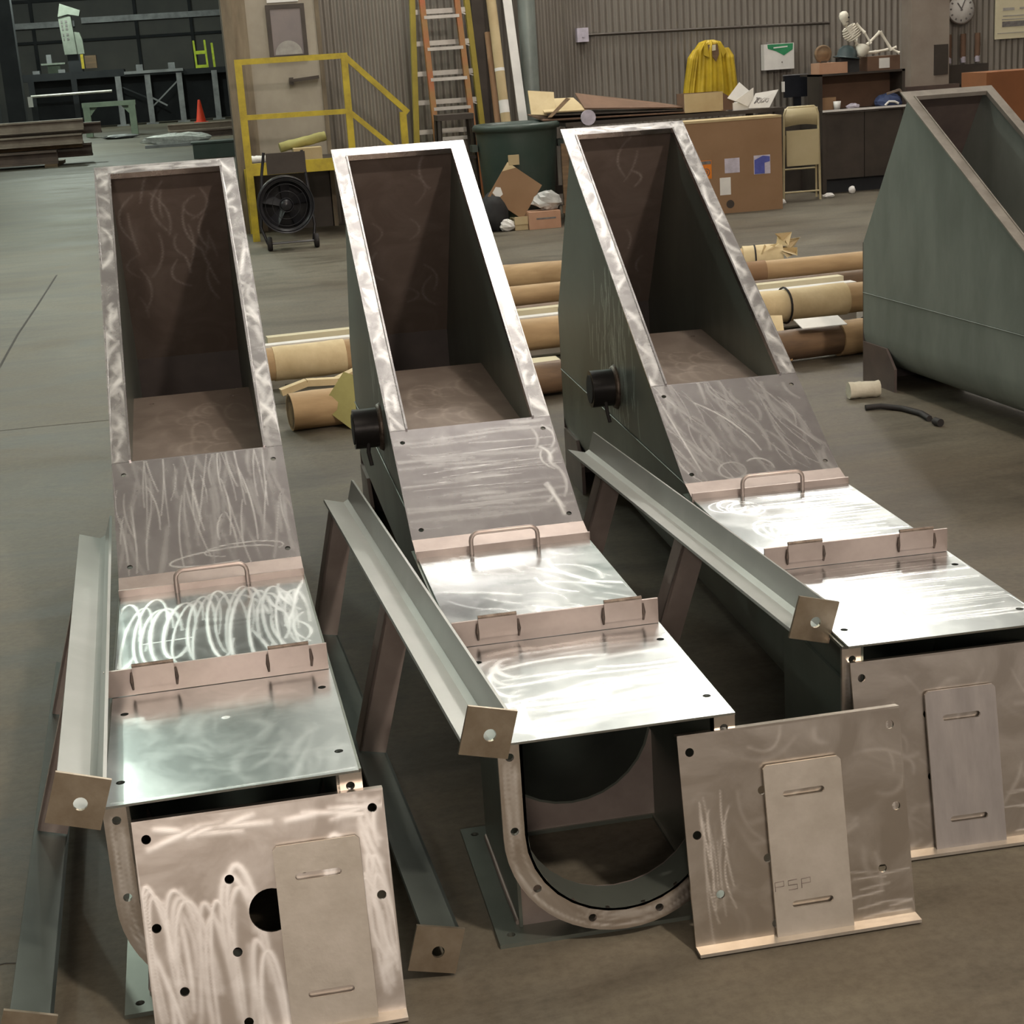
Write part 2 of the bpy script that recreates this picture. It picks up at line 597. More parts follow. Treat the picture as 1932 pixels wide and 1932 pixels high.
# ================================================================== the setting
ground_steel('leg_steel', (0.33, 0.345, 0.33), (0.6, 0.61, 0.6), 0.38, 0.48, 0.15, 5, 0.35)
paint('leg_scale_shaded', (0.10, 0.118, 0.108), (0.07, 0.082, 0.075), 0.45, 0.5, 3.0, 0.1)  # green mill scale of the lower legs, with their shadow darkened into the colour

paint('weld_dark', (0.05, 0.04, 0.035), (0.12, 0.09, 0.075), 0.5, 0.5, 80.0, 0.5)
paint('end_shade_steel', (0.075, 0.06, 0.056), (0.05, 0.042, 0.04), 0.5, 0.4, 5.0, 0.1)  # steel darkened to stand for the deep shadow at the trough's far end
ground_steel('side_steel', (0.17, 0.185, 0.16), (0.75, 0.85, 0.79), 0.42, 0.42, 0.04, 3, 0.45)
paint('rim_raw', (0.36, 0.335, 0.30), (0.25, 0.23, 0.205), 0.5, 0.5, 9.0, 0.1)
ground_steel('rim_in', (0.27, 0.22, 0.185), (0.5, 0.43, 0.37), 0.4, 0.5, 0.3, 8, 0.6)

G().box(-16, 14, -8, 80, -0.3, 0.0).build('floor', 'floor_concrete', kind='structure')
floor = bpy.data.objects['floor']
j = G()
for pts, w in (([(-1.36, 13.8), (-1.34, 12.0), (-1.33, 10.5), (-1.30, 9.3), (-1.27, 7.6)], 0.014),
               ([(-4.0, 7.42), (-2.2, 7.44), (-0.92, 7.48), (-0.45, 7.47), (0.25, 7.45)], 0.008),
               ([(-0.75, 2.62), (-0.62, 2.64), (-0.52, 2.66), (-0.44, 2.64)], 0.003)):
    for (x0, y0), (x1, y1) in zip(pts, pts[1:]):
        j.beam((x0, y0, 0.0004), (x1, y1, 0.0004), w, 0.0008)
j.build('joint', 'dark_joint', floor)

G().box(-16.2, -16, -8, 80, 0, 8.2).build('wall_left', 'far_wall', kind='structure')  # unseen side walls, added to keep world light out of the steel's reflections
G().box(14, 14.2, -8, 80, 0, 8.2).build('wall_right', 'corrugated', kind='structure')

# white lined roof, high above
G().box(-16, 14, -8, 80, 8.2, 8.3).build('ceiling', 'wall_white', kind='structure')

# back wall with corrugated sheets; white liner above the sheets
wb = G()
wb.box(0.25, 14, 16.26, 16.36, 0, 8.2)
wall_back = wb.build('wall_back', 'corrugated', kind='structure')
G().box(0.25, 14, 16.19, 16.27, 3.6, 8.2).build('wall_liner', 'wall_white', wall_back)
pitch_c = 0.0677
x = 1.19
sheet_i = 0
while x < 13.5:
    nw = 12
    g = G()
    vs, fs = [], []
    per = 6
    for i in range(nw * per + 1):
        xx = i * pitch_c / per
        yy = -0.011 * math.cos(2 * PI * i / per)
        vs += [(xx, yy, 0.02), (xx, yy, 3.6)]
    for i in range(nw * per):
        fs.append((2 * i, 2 * i + 2, 2 * i + 3, 2 * i + 1))
    g.add(vs, fs, True)
    if sheet_i == 0:
        first = g.build('sheet', 'corrugated', wall_back, loc=(x, 16.235, 0))
    else:
        o = first.copy()
        COL.objects.link(o)
        o.location = (x, 16.235 - 0.002 * (sheet_i % 2), 0)
    x += nw * pitch_c
    sheet_i += 1

# door, jambs and wall end
g = G()
g.box(0.49, 1.15, 16.14, 16.19, 0.62, 2.75)
door = g.build('door_1', 'door_paint', kind='structure')
wf = G()
for a in ((0.68, 1.05, 2.09, 2.13), (0.68, 1.05, 1.62, 1.66), (0.68, 0.72, 1.66, 2.09), (1.01, 1.05, 1.66, 2.09)):
    wf.box(a[0], a[1], 16.115, 16.14, a[2], a[3])
wf.build('window_frame', 'dark_brown_metal', door)
G().box(0.72, 1.01, 16.125, 16.139, 1.66, 2.09).build('pane', 'glass_dark', door)
G().prism(arc(0.865, 1.665, 0.13, 0, PI, 14), -16.124, -16.120 + 0.002, XZ).build('pane_reflection', 'grey_paper', door)  # pale half-round shape imitating a reflection in the glass
G().box(0.70, 1.0, 16.128, 16.139, 2.15, 2.27).build('notice', 'white_paper', door)
G().beam((0.86, 16.11, 1.42), (1.13, 16.11, 1.44), 0.03, 0.03).box(0.84, 0.88, 16.10, 16.14, 1.38, 1.45).build('push_bar', 'dark_brown_metal', door)
for n, (x0, x1, y0) in enumerate(((0.26, 0.36, 16.05), (0.36, 0.43, 16.10), (0.43, 0.49, 16.12))):
    G().box(x0, x1, y0, 16.26, 0.0, 4.5).build('trim_%d' % (n + 1), 'jamb_wood', kind='structure')
G().box(1.15, 1.19, 16.12, 16.26, 0.0, 4.5).build('trim_4', 'jamb_wood', kind='structure')
G().box(0.49, 1.14, 16.16, 16.26, 0.0, 0.62).build('trim_5', 'dark_brown_metal', kind='structure')
# boxed building column by the clock
col = G().box(7.20, 7.62, 15.98, 16.22, 0.95, 4.5).build('wall_column', 'column_paint', kind='structure')
G().box(7.12, 7.70, 15.9, 16.22, 0.0, 0.95).build('column_base', 'rust_steel', col)
G().box(7.45, 7.60, 15.96, 15.985, 1.05, 1.35).build('patch', 'dark_brown_metal', col)

# far bay end wall with its posts and girts
far = G().box(-16, 4, 76, 76.2, 0, 9).build('wall_far', 'far_wall', kind='structure')
for z in (3.45, 5.2, 6.9):
    G().box(-16, 4, 75.85, 76, z - 0.06, z + 0.06).build('girt', 'far_dark', far)
for x in (-12.5, -7.0, -2.55, -0.15, 2.2):
    G().box(x - 0.07, x + 0.07, 75.8, 76, 0, 9).build('wall_post', 'far_dark', far)
G().box(-16, -5.2, 75.7, 75.86, 4.05, 4.3).build('girt', 'grey_steel', far)
G().box(-4.9, 4, 75.7, 75.86, 4.15, 4.4).build('girt', 'grey_steel', far)

# ================================================================== hoppers
W2, ZL, LD, LG = 0.2015, 0.41, 1.075, 0.468
AA, S1, S2 = 0.528, 0.382, 1.658
VB, ZB = LD + 0.065, ZL + 0.021
CA, SA = math.cos(AA), math.sin(AA)
RI, RO, ZC = 0.165, 0.207, 0.228
VEND, ZK = 2.98, 0.62


def U_path(r, ztop, n=16):
    return [(-r, ztop)] + [(ZC * 0 + r * math.cos(a), ZC + r * math.sin(a)) for a in [PI + PI * i / n for i in range(n + 1)]] + [(r, ztop)]


def u_shell(v0, v1, lo=None):
    """U-shaped sheet between v0 and v1"""
    g = G()
    for r, flip in ((RI, False), (RI + 0.005, True)):
        p = U_path(r, 0.402)
        n = len(p)
        vs = [(u, v0, z) for u, z in p] + [(u, v1, z) for u, z in p]
        fs = [(i, i + 1, n + i + 1, n + i) if not flip else (i + 1, i, n + i, n + i + 1) for i in range(n - 1)]
        g.add(vs, fs, True)
    p, q = U_path(RI, 0.402), U_path(RI + 0.005, 0.402)
    n = len(p)
    for v in (v0, v1):
        vs = [(u, v, z) for u, z in p] + [(u, v, z) for u, z in q]
        g.add(vs, [(i, i + 1, n + i + 1, n + i) for i in range(n - 1)])
    return g


R = random.Random


def st_slope(k):
    r = R(10 + k)
    s = Strokes(-0.21, 0.21, -0.01, 0.40)
    if k == 1:
        for i in range(60):
            x = r.uniform(-0.2, 0.2)
            if x < -0.03 and r.random() < 0.55:
                continue
            s.arcstroke(x, r.uniform(0.09, 0.36), PI / 2 + r.uniform(-0.16, 0.16), r.uniform(0.08, 0.26), r.uniform(-.01, .01), r.uniform(.0012, .0023), r.uniform(.6, 1.0))
        for i in range(50):
            s.arcstroke(r.uniform(-0.2, 0.2), r.uniform(0.05, 0.38), PI / 2 + r.uniform(-0.25, 0.25), r.uniform(0.08, 0.2), r.uniform(-.01, .01), r.uniform(.006, .012), r.uniform(.08, .28))
        s.ellipse(0.03, 0.035, 0.12, 0.022, 0.2, 5.0, 0.06, 0.0024, 0.9)
        s.ellipse(0.08, 0.05, 0.09, 0.02, -0.5, 4.2, 0.0, 0.002, 0.8)
    elif k == 2:
        for i in range(60):
            s.arcstroke(r.uniform(-0.2, 0.15), r.uniform(0.02, 0.37), r.uniform(-0.09, 0.06), r.uniform(0.08, 0.3), r.uniform(-.008, .008), r.uniform(.003, .011), r.uniform(.06, .28))
        for i in range(9):
            s.arcstroke(r.uniform(0.14, 0.19), r.uniform(0.08, 0.35), PI / 2 + r.uniform(-.3, .3), r.uniform(0.05, 0.12), r.uniform(-.02, .02), r.uniform(.003, .008), r.uniform(.4, .8))
        for i in range(5):
            s.arcstroke(r.uniform(-0.1, 0.1), r.uniform(0.1, 0.3), r.uniform(-0.05, 0.05), 0.3, 0.004, .0013, .55)
    elif k == 3:
        for i in range(46):
            s.arcstroke(r.uniform(-0.2, 0.2), r.uniform(0.04, 0.36), PI * 0.62 + r.uniform(-0.25, 0.2), r.uniform(0.08, 0.22), r.uniform(-.02, .02), r.uniform(.0012, .0022), r.uniform(.3, .8))
        for i in range(60):
            s.arcstroke(r.uniform(-0.2, 0.2), r.uniform(0.02, 0.38), PI * 0.58 + r.uniform(-0.25, 0.2), r.uniform(0.06, 0.16), r.uniform(-.02, .02), r.uniform(.006, .012), r.uniform(.1, .33))
        s.arcstroke(-0.04, 0.20, PI * 0.68, 0.24, -0.02, .003, 1.0)
        s.arcstroke(-0.17, 0.17, PI * 0.55, 0.26, 0.0, .0026, 1.0)
        s.ellipse(-0.07, 0.035, 0.035, 0.03, 0, 2 * PI, 0, .003, .6)
        s.ellipse(0.0, 0.03, 0.04, 0.04, 0, 2.2, 0, .003, .9)
    return s


def st_hatch(k):
    r = R(20 + k)
    s = Strokes(-0.21, 0.21, -0.01, 0.62, 0.002)
    if k == 1:
        for i in range(19):
            x = -0.18 + i * 0.0205 + r.uniform(-.006, .006)
            s.ellipse(x, 0.33 + r.uniform(-.03, .03), 0.022 + r.uniform(0, .012), 0.19 + r.uniform(-.03, .05), r.uniform(-.4, .3), PI * r.uniform(1.2, 1.9), -0.05 + r.uniform(-.05, .05), r.uniform(.0045, .0085), r.uniform(.75, 1.0))
        for i in range(10):
            s.arcstroke(0.13 + r.uniform(-.05, .06), r.uniform(.15, .5), PI / 2 + r.uniform(-.3, .3), r.uniform(.1, .25), r.uniform(-.03, .03), r.uniform(.005, .01), r.uniform(.7, 1))
        s.line([(-0.15, 0.27), (-0.05, 0.275)], .004, 1, False)
    elif k == 2:
        for i in range(40):
            s.arcstroke(r.uniform(-0.18, 0.2), r.uniform(0.05, 0.55), PI * 0.75 + r.uniform(-.4, .4), r.uniform(.05, .2), r.uniform(-.04, .04), r.uniform(.006, .016), r.uniform(.15, .6))
        s.arcstroke(0.12, 0.38, PI * 0.62, 0.22, .03, .006, 1)
        s.arcstroke(0.06, 0.3, PI * 0.66, 0.14, .02, .006, 1)
    elif k == 3:
        for i in range(48):
            s.arcstroke(r.uniform(-0.02, 0.14), r.uniform(0.08, 0.56), r.uniform(-.10, .05), r.uniform(.1, .26), r.uniform(-.006, .006), r.uniform(.0025, .005), r.uniform(.55, 1.0))
        for i in range(6):
            s.ellipse(-0.13 + r.uniform(-.02, .03), 0.50 + r.uniform(-.03, .03), r.uniform(.02, .045), r.uniform(.03, .06), 0, 2 * PI, r.uniform(-.3, .3), .003, .9)
        for i in range(6):
            s.ellipse(-0.11 + r.uniform(-.02, .03), 0.22 + r.uniform(-.06, .06), r.uniform(.02, .04), r.uniform(.04, .1), 0, r.uniform(3, 6), r.uniform(-.3, .3), .0035, .9)
    return s


def st_lid(k):
    r = R(30 + k)
    s = Strokes(-0.21, 0.21, -0.01, 0.48, 0.002)
    if k == 1:
        for i in range(30):
            s.arcstroke(r.uniform(-0.18, 0.19), r.uniform(0.02, 0.42), PI / 2 + r.uniform(-.6, .6), r.uniform(.06, .2), r.uniform(-.03, .03), r.uniform(.006, .02), r.uniform(.05, .25))
        s.ellipse(0.0, 0.3, .005, .004, 0, 2 * PI, 0, .004, 1)
        s.line([(-.19, .01), (-.05, .006), (.08, .008), (.2, .012)], .005, .5, False)
    elif k == 2:
        for i in range(34):
            s.arcstroke(r.uniform(-0.1, 0.16), r.uniform(0.03, 0.42), r.uniform(-.06, .14), r.uniform(.12, .3), r.uniform(-.012, .02), r.uniform(.008, .02), r.uniform(.2, .7))
        for i in range(8):
            s.ellipse(-0.13 + r.uniform(-.02, .02), r.uniform(.06, .38), r.uniform(.02, .05), r.uniform(.04, .09), 1.5, 5, 0, .012, r.uniform(.4, .8))
        s.line([(.195, .05), (.19, .2), (.196, .4)], .012, .9, False)
    elif k == 3:
        for i in range(46):
            s.arcstroke(r.uniform(0.0, 0.13), r.uniform(0.06, 0.44), r.uniform(-.07, .05), r.uniform(.14, .3), r.uniform(-.008, .008), r.uniform(.0018, .0035), r.uniform(.5, 1.0))
        for i in range(6):
            s.ellipse(-0.14 + i * .012, 0.12 + r.uniform(-.04, .1), r.uniform(.03, .06), r.uniform(.05, .12), -1.2, 1.6, 0, .0025, .7)
    return s


def st_rim(seed, n=70, kmin=.3):
    r = R(seed)
    s = Strokes(-0.21, 0.21, 0.36, 1.68, 0.004)
    for i in range(n):
        s.arcstroke(r.choice((-0.18, 0.18)) + r.uniform(-.02, .02), r.uniform(0.38, 1.66), PI / 2 + r.uniform(-.7, .7), r.uniform(.03, .12), r.uniform(-.01, .01), r.uniform(.006, .014), r.uniform(kmin, 1))
    for i in range(14):
        s.arcstroke(r.uniform(-.2, .2), 1.635 + r.uniform(-.02, .02), r.uniform(-.4, .4), r.uniform(.03, .1), 0, .007, r.uniform(kmin, 1))
    return s


def hopper(k, pose, label, group, raw=False):
    root = thing('conveyor_hopper', (pose[0], pose[1], 0), label, 'hopper', pose[2], group)
    body = 'mill_teal_matt' if raw else 'mill_green'
    # trough in three lengths round the discharge opening
    u_shell(0.02, 0.10).build('trough_end', body, root)
    u_shell(0.45, VEND).build('trough', body, root)
    for sgn in (-1, 1):
        G().box(min(sgn * RI, sgn * (RI + .005)), max(sgn * RI, sgn * (RI + .005)), 0.10, 0.45, 0.20, 0.402).build('trough_cheek', body, root)
    # discharge chute and its floor flange
    for sgn in (1, -1):
        a, b = sgn * (RI + .006), sgn * (RI + .012)
        chute = G().box(min(a, b), max(a, b), 0.10, 0.455, 0.006, 0.30).build('chute_wall', body, root)
    cut = [(-RI - .006, 0.006), (RI + .006, 0.006), (RI + .006, 0.225)] + arc(0, ZC, RI + .004, 0, -PI, 16) + [(-RI - .006, 0.225)]
    for v in (0.105, 0.455):
        plate('chute_plate', cut, [], 0.005, 'mill_brown', root, basis((0, v, 0), (1, 0, 0), (0, 0, 1)))
    plate('floor_flange', rect(-0.222, 0.222, 0.05, 0.505), [rect(-RI, RI, 0.105, 0.45)] + [circle(sx, sy, .008, 10) for sx in (-.197, .197) for sy in (.08, .475)], 0.008, body, root, basis((0, 0, 0.008), (1, 0, 0), (0, 1, 0)))
    g = G()
    g.tube([(-RI - .012, 0.11, .012), (-RI - .013, 0.25, .013), (-RI - .012, 0.45, .012)], 0.006, 6)
    g.build('weld_bead', 'weld' if raw else 'mill_brown', chute)
    # end flange with bolt holes
    out = [(-RO, 0.402)] + arc(0, ZC, RO, PI, 2 * PI, 26) + [(RO, 0.402), (RI, 0.402)] + arc(0, ZC, RI, 2 * PI, PI, 24) + [(-RI, 0.402)]
    hp = [(sx * .187, zz) for sx in (-1, 1) for zz in (.375, .238)] + [(.186 * math.cos(a), ZC + .186 * math.sin(a)) for a in (-PI / 2 - .33, -PI / 2 + .33, -PI / 2 - .98, -PI / 2 + .98)]
    r = R(k)
    s = Strokes(-.21, .21, 0, .42, .002)
    for i in range(20):
        ra = RI + r.uniform(.006, .036)
        a0 = r.uniform(PI, 1.7 * PI)
        s.ellipse(0, ZC, ra, ra, a0, a0 + r.uniform(.4, 1.2), 0, .003, r.uniform(.5, 1))
        s.arcstroke(-.187 + r.uniform(-.012, .012), r.uniform(.24, .33), PI / 2, .1, 0.002, .003, r.uniform(.4, 1))
    plate('end_flange', out, [circle(x_, z_, .0075, 12) for x_, z_ in hp], .008, 'front_steel' if not raw else body, root, basis((0, 0.02, 0), (1, 0, 0), (0, 0, 1)), s, 0.005)
    # angle along the trough top
    for sgn in (-1, 1):
        a, b = sgn * RI, sgn * RO
        G().box(min(a, b), max(a, b), 0.02, VB + .02, 0.397, 0.403).build('trough_flange', body, root)
    # hopper walls
    prof = [(VB - .02, 0.40), (VB - .02, ZB - .012), (VB + S2 * CA - .01, ZB + S2 * SA - .012), (VEND, ZK), (VEND, 0.40)]
    if raw:
        G().prism(prof, -RI, -RI - .005, YZ).build('side_wall', body, root)
    else:
        ss = Strokes(-VEND, -VB + .03, .38, 1.3, .004)
        rs = R(70 + k)
        for i in range({1: 20, 2: 40, 3: 120}[k]):
            vv = -rs.gauss(2.08, .15)
            ss.arcstroke(vv, rs.gauss(.56, .16), PI / 2 + rs.uniform(-.25, .25), rs.uniform(.03, .14), rs.uniform(-.012, .012), rs.uniform(.0035, .006), rs.uniform(.35, 1.0))
        plate('side_wall', [(-v_, z_) for v_, z_ in prof[::-1]], [], .005, 'side_steel', root, basis((-RI - .005, 0, 0), (0, -1, 0), (0, 0, 1)), ss, .0055)
    G().prism(prof, RI, RI + .005, YZ).build('side_wall', body, root)
    vt, zt = VB + S2 * CA - .012, ZB + S2 * SA - .015
    g = G()
    Mb = basis((0, VEND, ZK), (1, 0, 0), (0, vt - VEND, zt - ZK))
    Lb = math.hypot(vt - VEND, zt - ZK)
    s = Strokes(-.17, .17, 0, Lb, .004)
    r = R(50 + k)
    for i in range(22 if k == 1 else 8):
        s.arcstroke(r.uniform(-.12, .12), r.uniform(.15, Lb - .05), PI / 2 + r.uniform(-.3, .3), r.uniform(.06, .2), r.uniform(-.04, .04), .004, r.uniform(.4, 1))
    plate('back_wall', rect(-RI, RI, 0, Lb), [], .005, 'mill_brown_dark' if raw else 'inner_steel', root, Mb, s, 0.006)
    G().box(-RI - .005, RI + .005, VEND, VEND + .006, 0.0, ZK).build('end_plate', 'end_shade_steel', root)
    for sgn in (-1, 1):
        a, b = sgn * .15, sgn * (RI + .006)
        G().prism([(VEND - .30, 0), (VEND, 0), (VEND, .18), (VEND - .22, .18), (VEND - .30, .10)], sgn * (RI - .004), sgn * (RI + .008), YZ).build('foot', 'mill_brown_dark', root)
    for u in (-RI - .0075, RI + .0075):
        G().cyl((u, 1.16, .399), (u, VEND, .399), .002, 6).build('seam_weld', body, root)
    # baffle inside
    s = Strokes(-.17, .17, 0, .75, .004)
    for i in range(12):
        s.ellipse(r.uniform(-.1, .12), r.uniform(.2, .6), r.uniform(.02, .05), r.uniform(.04, .1), 0, 5, 0, .004, r.uniform(.3, .8))
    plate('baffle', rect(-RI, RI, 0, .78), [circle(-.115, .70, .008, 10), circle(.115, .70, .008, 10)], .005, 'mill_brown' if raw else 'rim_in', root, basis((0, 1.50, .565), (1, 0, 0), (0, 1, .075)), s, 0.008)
    # covers
    MS = basis((0, VB, ZB), (1, 0, 0), (0, CA, SA))
    hs = [circle(sx * .178, sy, .0065, 10) for sx in (-1, 1) for sy in (.035, S1 - .045)]
    cm = body if raw else 'slope_steel'
    cov = plate('cover_plate', rect(-W2 - .003, W2 + .003, 0, S1), hs, .004, cm, root, MS, st_slope(k), .0032)
    # lip between cover and hatch
    g = G()
    ax = (0, VB - LD, ZB - ZL)
    ln = math.hypot(VB - LD, ZB - ZL)
    plate('lip', rect(-W2 - .003, W2 + .003, 0.0, ln), [], .005, 'mill_brown', cov.parent, basis((0, LD, ZL + .004), (1, 0, 0), ax))
    G().box(-W2 - .003, W2 + .003, LD - .002, LD + .003, ZL - .01, ZL + .016).build('lip_edge', 'mill_brown', root)
    # hatch
    lm = body if raw else 'lid_steel'
    hat = plate('hatch_door', rect(-W2, W2, 0, LD - LG - .008), [], .004, lm, root, basis((0, LG + .007, ZL), (1, 0, 0), (0, 1, 0)), st_hatch(k), .0036)
    yy = LD - LG - .022
    hx0, hx1 = -.078, .078
    pts = [(hx0, yy, 0.0), (hx0, yy, .032)] + [(hx0 + .018 - .018 * math.cos(a), yy, .032 + .018 * math.sin(a)) for a in (.4, .8, 1.2, PI / 2)]
    pts += [(-p[0], p[1], p[2]) for p in pts[::-1]]
    G().tube(pts, .0052, 8).build('handle', 'mill_brown', hat)
    # near lid
    hs = [circle(-.178, .30 + .08, .0075, 12), circle(.178, .30 + .08, .0075, 12), circle(-.178, .085, .0075, 12), circle(.178, .085, .0075, 12)]
    plate('lid', rect(-W2, W2, 0, LG + .004), hs, .004, lm, root, basis((0, 0, ZL), (1, 0, 0), (0, 1, 0)), st_lid(k), .0032)
    # hinge angle with its two hinges
    ha = G().box(-W2 - .010, W2 - .002, LG, LG + .005, ZL + .001, ZL + .052).build('hinge_angle', 'mill_brown', root)
    for u in (-.122, .128):
        h = G().box(u - .038, u + .038, LG - .004, LG, ZL + .016, ZL + .056).build('hinge_leaf', 'mill_brown', ha)
        G().cyl((u - .038, LG - .001, ZL + .058), (u + .038, LG - .001, ZL + .058), .004, 8).build('hinge_pin', 'weld', ha)
        for e in (-1, 1):
            G().tube([(u + e * .040, LG - .003, ZL + .012), (u + e * .041, LG - .004, ZL + .028), (u + e * .040, LG - .003, ZL + .046)], [.002, .0038, .002], 6).build('weld_bead', 'weld_dark', ha)
    # rim flanges
    rm = 'rim_raw' if raw else 'rim_steel'
    sr = st_rim(60 + k)
    for x0, x1, y0, y1 in ((-W2 - .003, -RI + .004, S1 - .002, S2), (RI - .004, W2 + .003, S1 - .002, S2), (-RI + .004, RI - .004, S2 - .045, S2)):
        plate('rim_bar', rect(x0, x1, y0, y1), [], .006, rm, root, MS, sr, .006)
    for a, b in (((-RI + .004, S1), (-RI + .004, S2 - .045)), ((RI - .004, S1), (RI - .004, S2 - .045)), ((-RI, S2 - .045), (RI, S2 - .045))):
        G().beam(MS @ Vector((a[0], a[1], -.004)), MS @ Vector((b[0], b[1], -.004)), .005, .018, (0, -SA, CA)).build('rim_edge', rm, root)
    if raw or k == 1:
        return root
    # pipe coupling on the side
    c = G().cyl((-RI - .004, 2.07, .505), (-RI - .085, 2.07, .505), .057, 24).build('pipe_coupling', 'black_pipe', root)
    G().cyl((-RI - .085, 2.07, .505), (-RI - .088, 2.07, .505), .044, 24).build('bore', 'rubber', c)
    G().lathe([(.060, 0), (.070, .0), (.064, .010), (.058, .012)], 24, basis((-RI - .005, 2.07, .505), (0, 1, 0), (0, 0, -1))).build('weld_ring', 'weld', c)
    G().tube([(-RI - .05, 2.01, .47), (-RI - .055, 1.98, .455), (-RI - .05, 1.965, .42)], .006, 6).build('wire', 'rubber', c)
    return root


POSE = {1: (-0.075, 2.372, 0.023), 2: (0.568, 2.399, 0.0), 3: (1.265, 2.616, -0.026), 4: (3.132, 3.70, 0.06)}
GH = 'conveyor hoppers standing in a row'
hopper(1, POSE[1], 'ground steel conveyor hopper at left with looped sanding marks across its hatch', GH)
hopper(2, POSE[2], 'middle ground steel conveyor hopper with brightest hatch and open U-shaped end', GH)
hopper(3, POSE[3], 'ground steel conveyor hopper with straight sanding lines, beside the dull green hopper', GH)
hopper(4, POSE[4], 'dull grey-green unpolished conveyor hopper at the right edge', GH, raw=True)


# ================================================================== leg frames leaning between the hoppers
def leg_frame(label, near_up, far_up, near_lo, far_lo, braces, plates=(True, True)):
    """two angle legs with foot plates and two angle braces; points are the heel lines of the angles"""
    root = thing('leg_frame', (near_lo[0], near_lo[1], 0), label, 'steel frame', 0, 'leg frames laid on edge beside the hoppers')
    O = Vector((near_lo[0], near_lo[1], 0))
    nu, fu, nl, fl = [Vector(p) - O for p in (near_up, far_up, near_lo, far_lo)]
    e2 = (nu - nl).normalized()
    A, T = 0.068, 0.006
    for (p, q), sg, has in (((nu, fu), 1, plates[0]), ((nl, fl), -1, plates[1])):
        d = (q - p).normalized()
        ev = (e2 - d * e2.dot(d)).normalized()
        eh = d.cross(ev)          # horizontal-ish, to the right
        if eh.x < 0:
            eh = -eh
        L = (q - p).length
        g = G()
        # flange lying flat, pointing left of the heel; flange standing in the frame plane
        for a, b, c, e in ((-A, 0, 0, T), (-T, 0, 0, A)):
            vs = []
            for yy in (0, L):
                for xx, zz in ((a, c), (b, c), (b, e), (a, e)):
                    vs.append(p + d * yy + eh * xx + ev * (zz * sg))
            g.add(vs, [(0, 1, 2, 3), (7, 6, 5, 4), (0, 4, 5, 1), (1, 5, 6, 2), (2, 6, 7, 3), (3, 7, 4, 0)])
        # fillet in the corner
        vs = []
        for yy in (0, L):
            for xx, zz in ((-T, T), (-T - .01, T), (-T, T + .01)):
                vs.append(p + d * yy + eh * xx + ev * (zz * sg))
        g.add(vs, [(1, 4, 5, 2)])
        leg = g.build('leg', 'leg_steel' if sg > 0 else 'leg_scale_shaded', root)
        bm = bmesh.new()
        bm.from_mesh(leg.data)
        bmesh.ops.recalc_face_normals(bm, faces=bm.faces)
        bm.to_mesh(leg.data)
        bm.free()
        if has:
            o = p - eh * .036 + ev * (.036 * sg) - d * .001
            Mf = basis(o, eh, ev)
            if Mf.to_3x3().col[2].dot(d) > 0:
                Mf = basis(o, -eh, ev)
            s = .042
            plate('foot_plate', rect(-s, s, -s, s), [circle(.004, -.004, .011, 16)], .006, 'oiled_plate', root, Mf)
    for fr in braces:
        p = nu.lerp(fu, fr)
        q = nl.lerp(fl, fr)
        d = (q - p).normalized()
        along = (fu - nu).normalized()
        along = (along - d * along.dot(d)).normalized()
        nrm = d.cross(along)
        if nrm.x > 0:
            nrm = -nrm
        B = .058
        g = G()
        p0 = p + nrm * .012 + d * .001
        q0 = q + nrm * .012 - d * .004
        for a, b, c, e in ((0, B, 0.0, T), (0, T, -B + T, T)):
            vs = []
            for c0 in (p0, q0):
                for xx, zz in ((a, c), (b, c), (b, e), (a, e)):
                    vs.append(c0 + along * xx + nrm * (zz + .044))
            g.add(vs, [(0, 1, 2, 3), (7, 6, 5, 4), (0, 4, 5, 1), (1, 5, 6, 2), (2, 6, 7, 3), (3, 7, 4, 0)])
        br = g.build('brace', 'mill_brown', root)
        bm = bmesh.new()
        bm.from_mesh(br.data)
        bmesh.ops.recalc_face_normals(bm, faces=bm.faces)
        bm.to_mesh(br.data)
        bm.free()
    return root


leg_frame('angle-iron leg frame on its edge left of the leftmost hopper', (-.282, 2.30, .412), (-.359, 3.93, .405), (-.395, 2.32, .082), (-.46, 3.95, .078), (.40, .78))
leg_frame('angle-iron leg frame on its edge between the left and middle hoppers', (.364, 2.36, .408), (.256, 4.02, .405), (.272, 2.39, .082), (.185, 4.05, .078), (.46, .93))
leg_frame('angle-iron leg frame leaning against the left side of the third hopper', (1.055, 2.71, .392), (.975, 4.33, .39), (.965, 2.74, .082), (.885, 4.36, .078), (.40, .80))


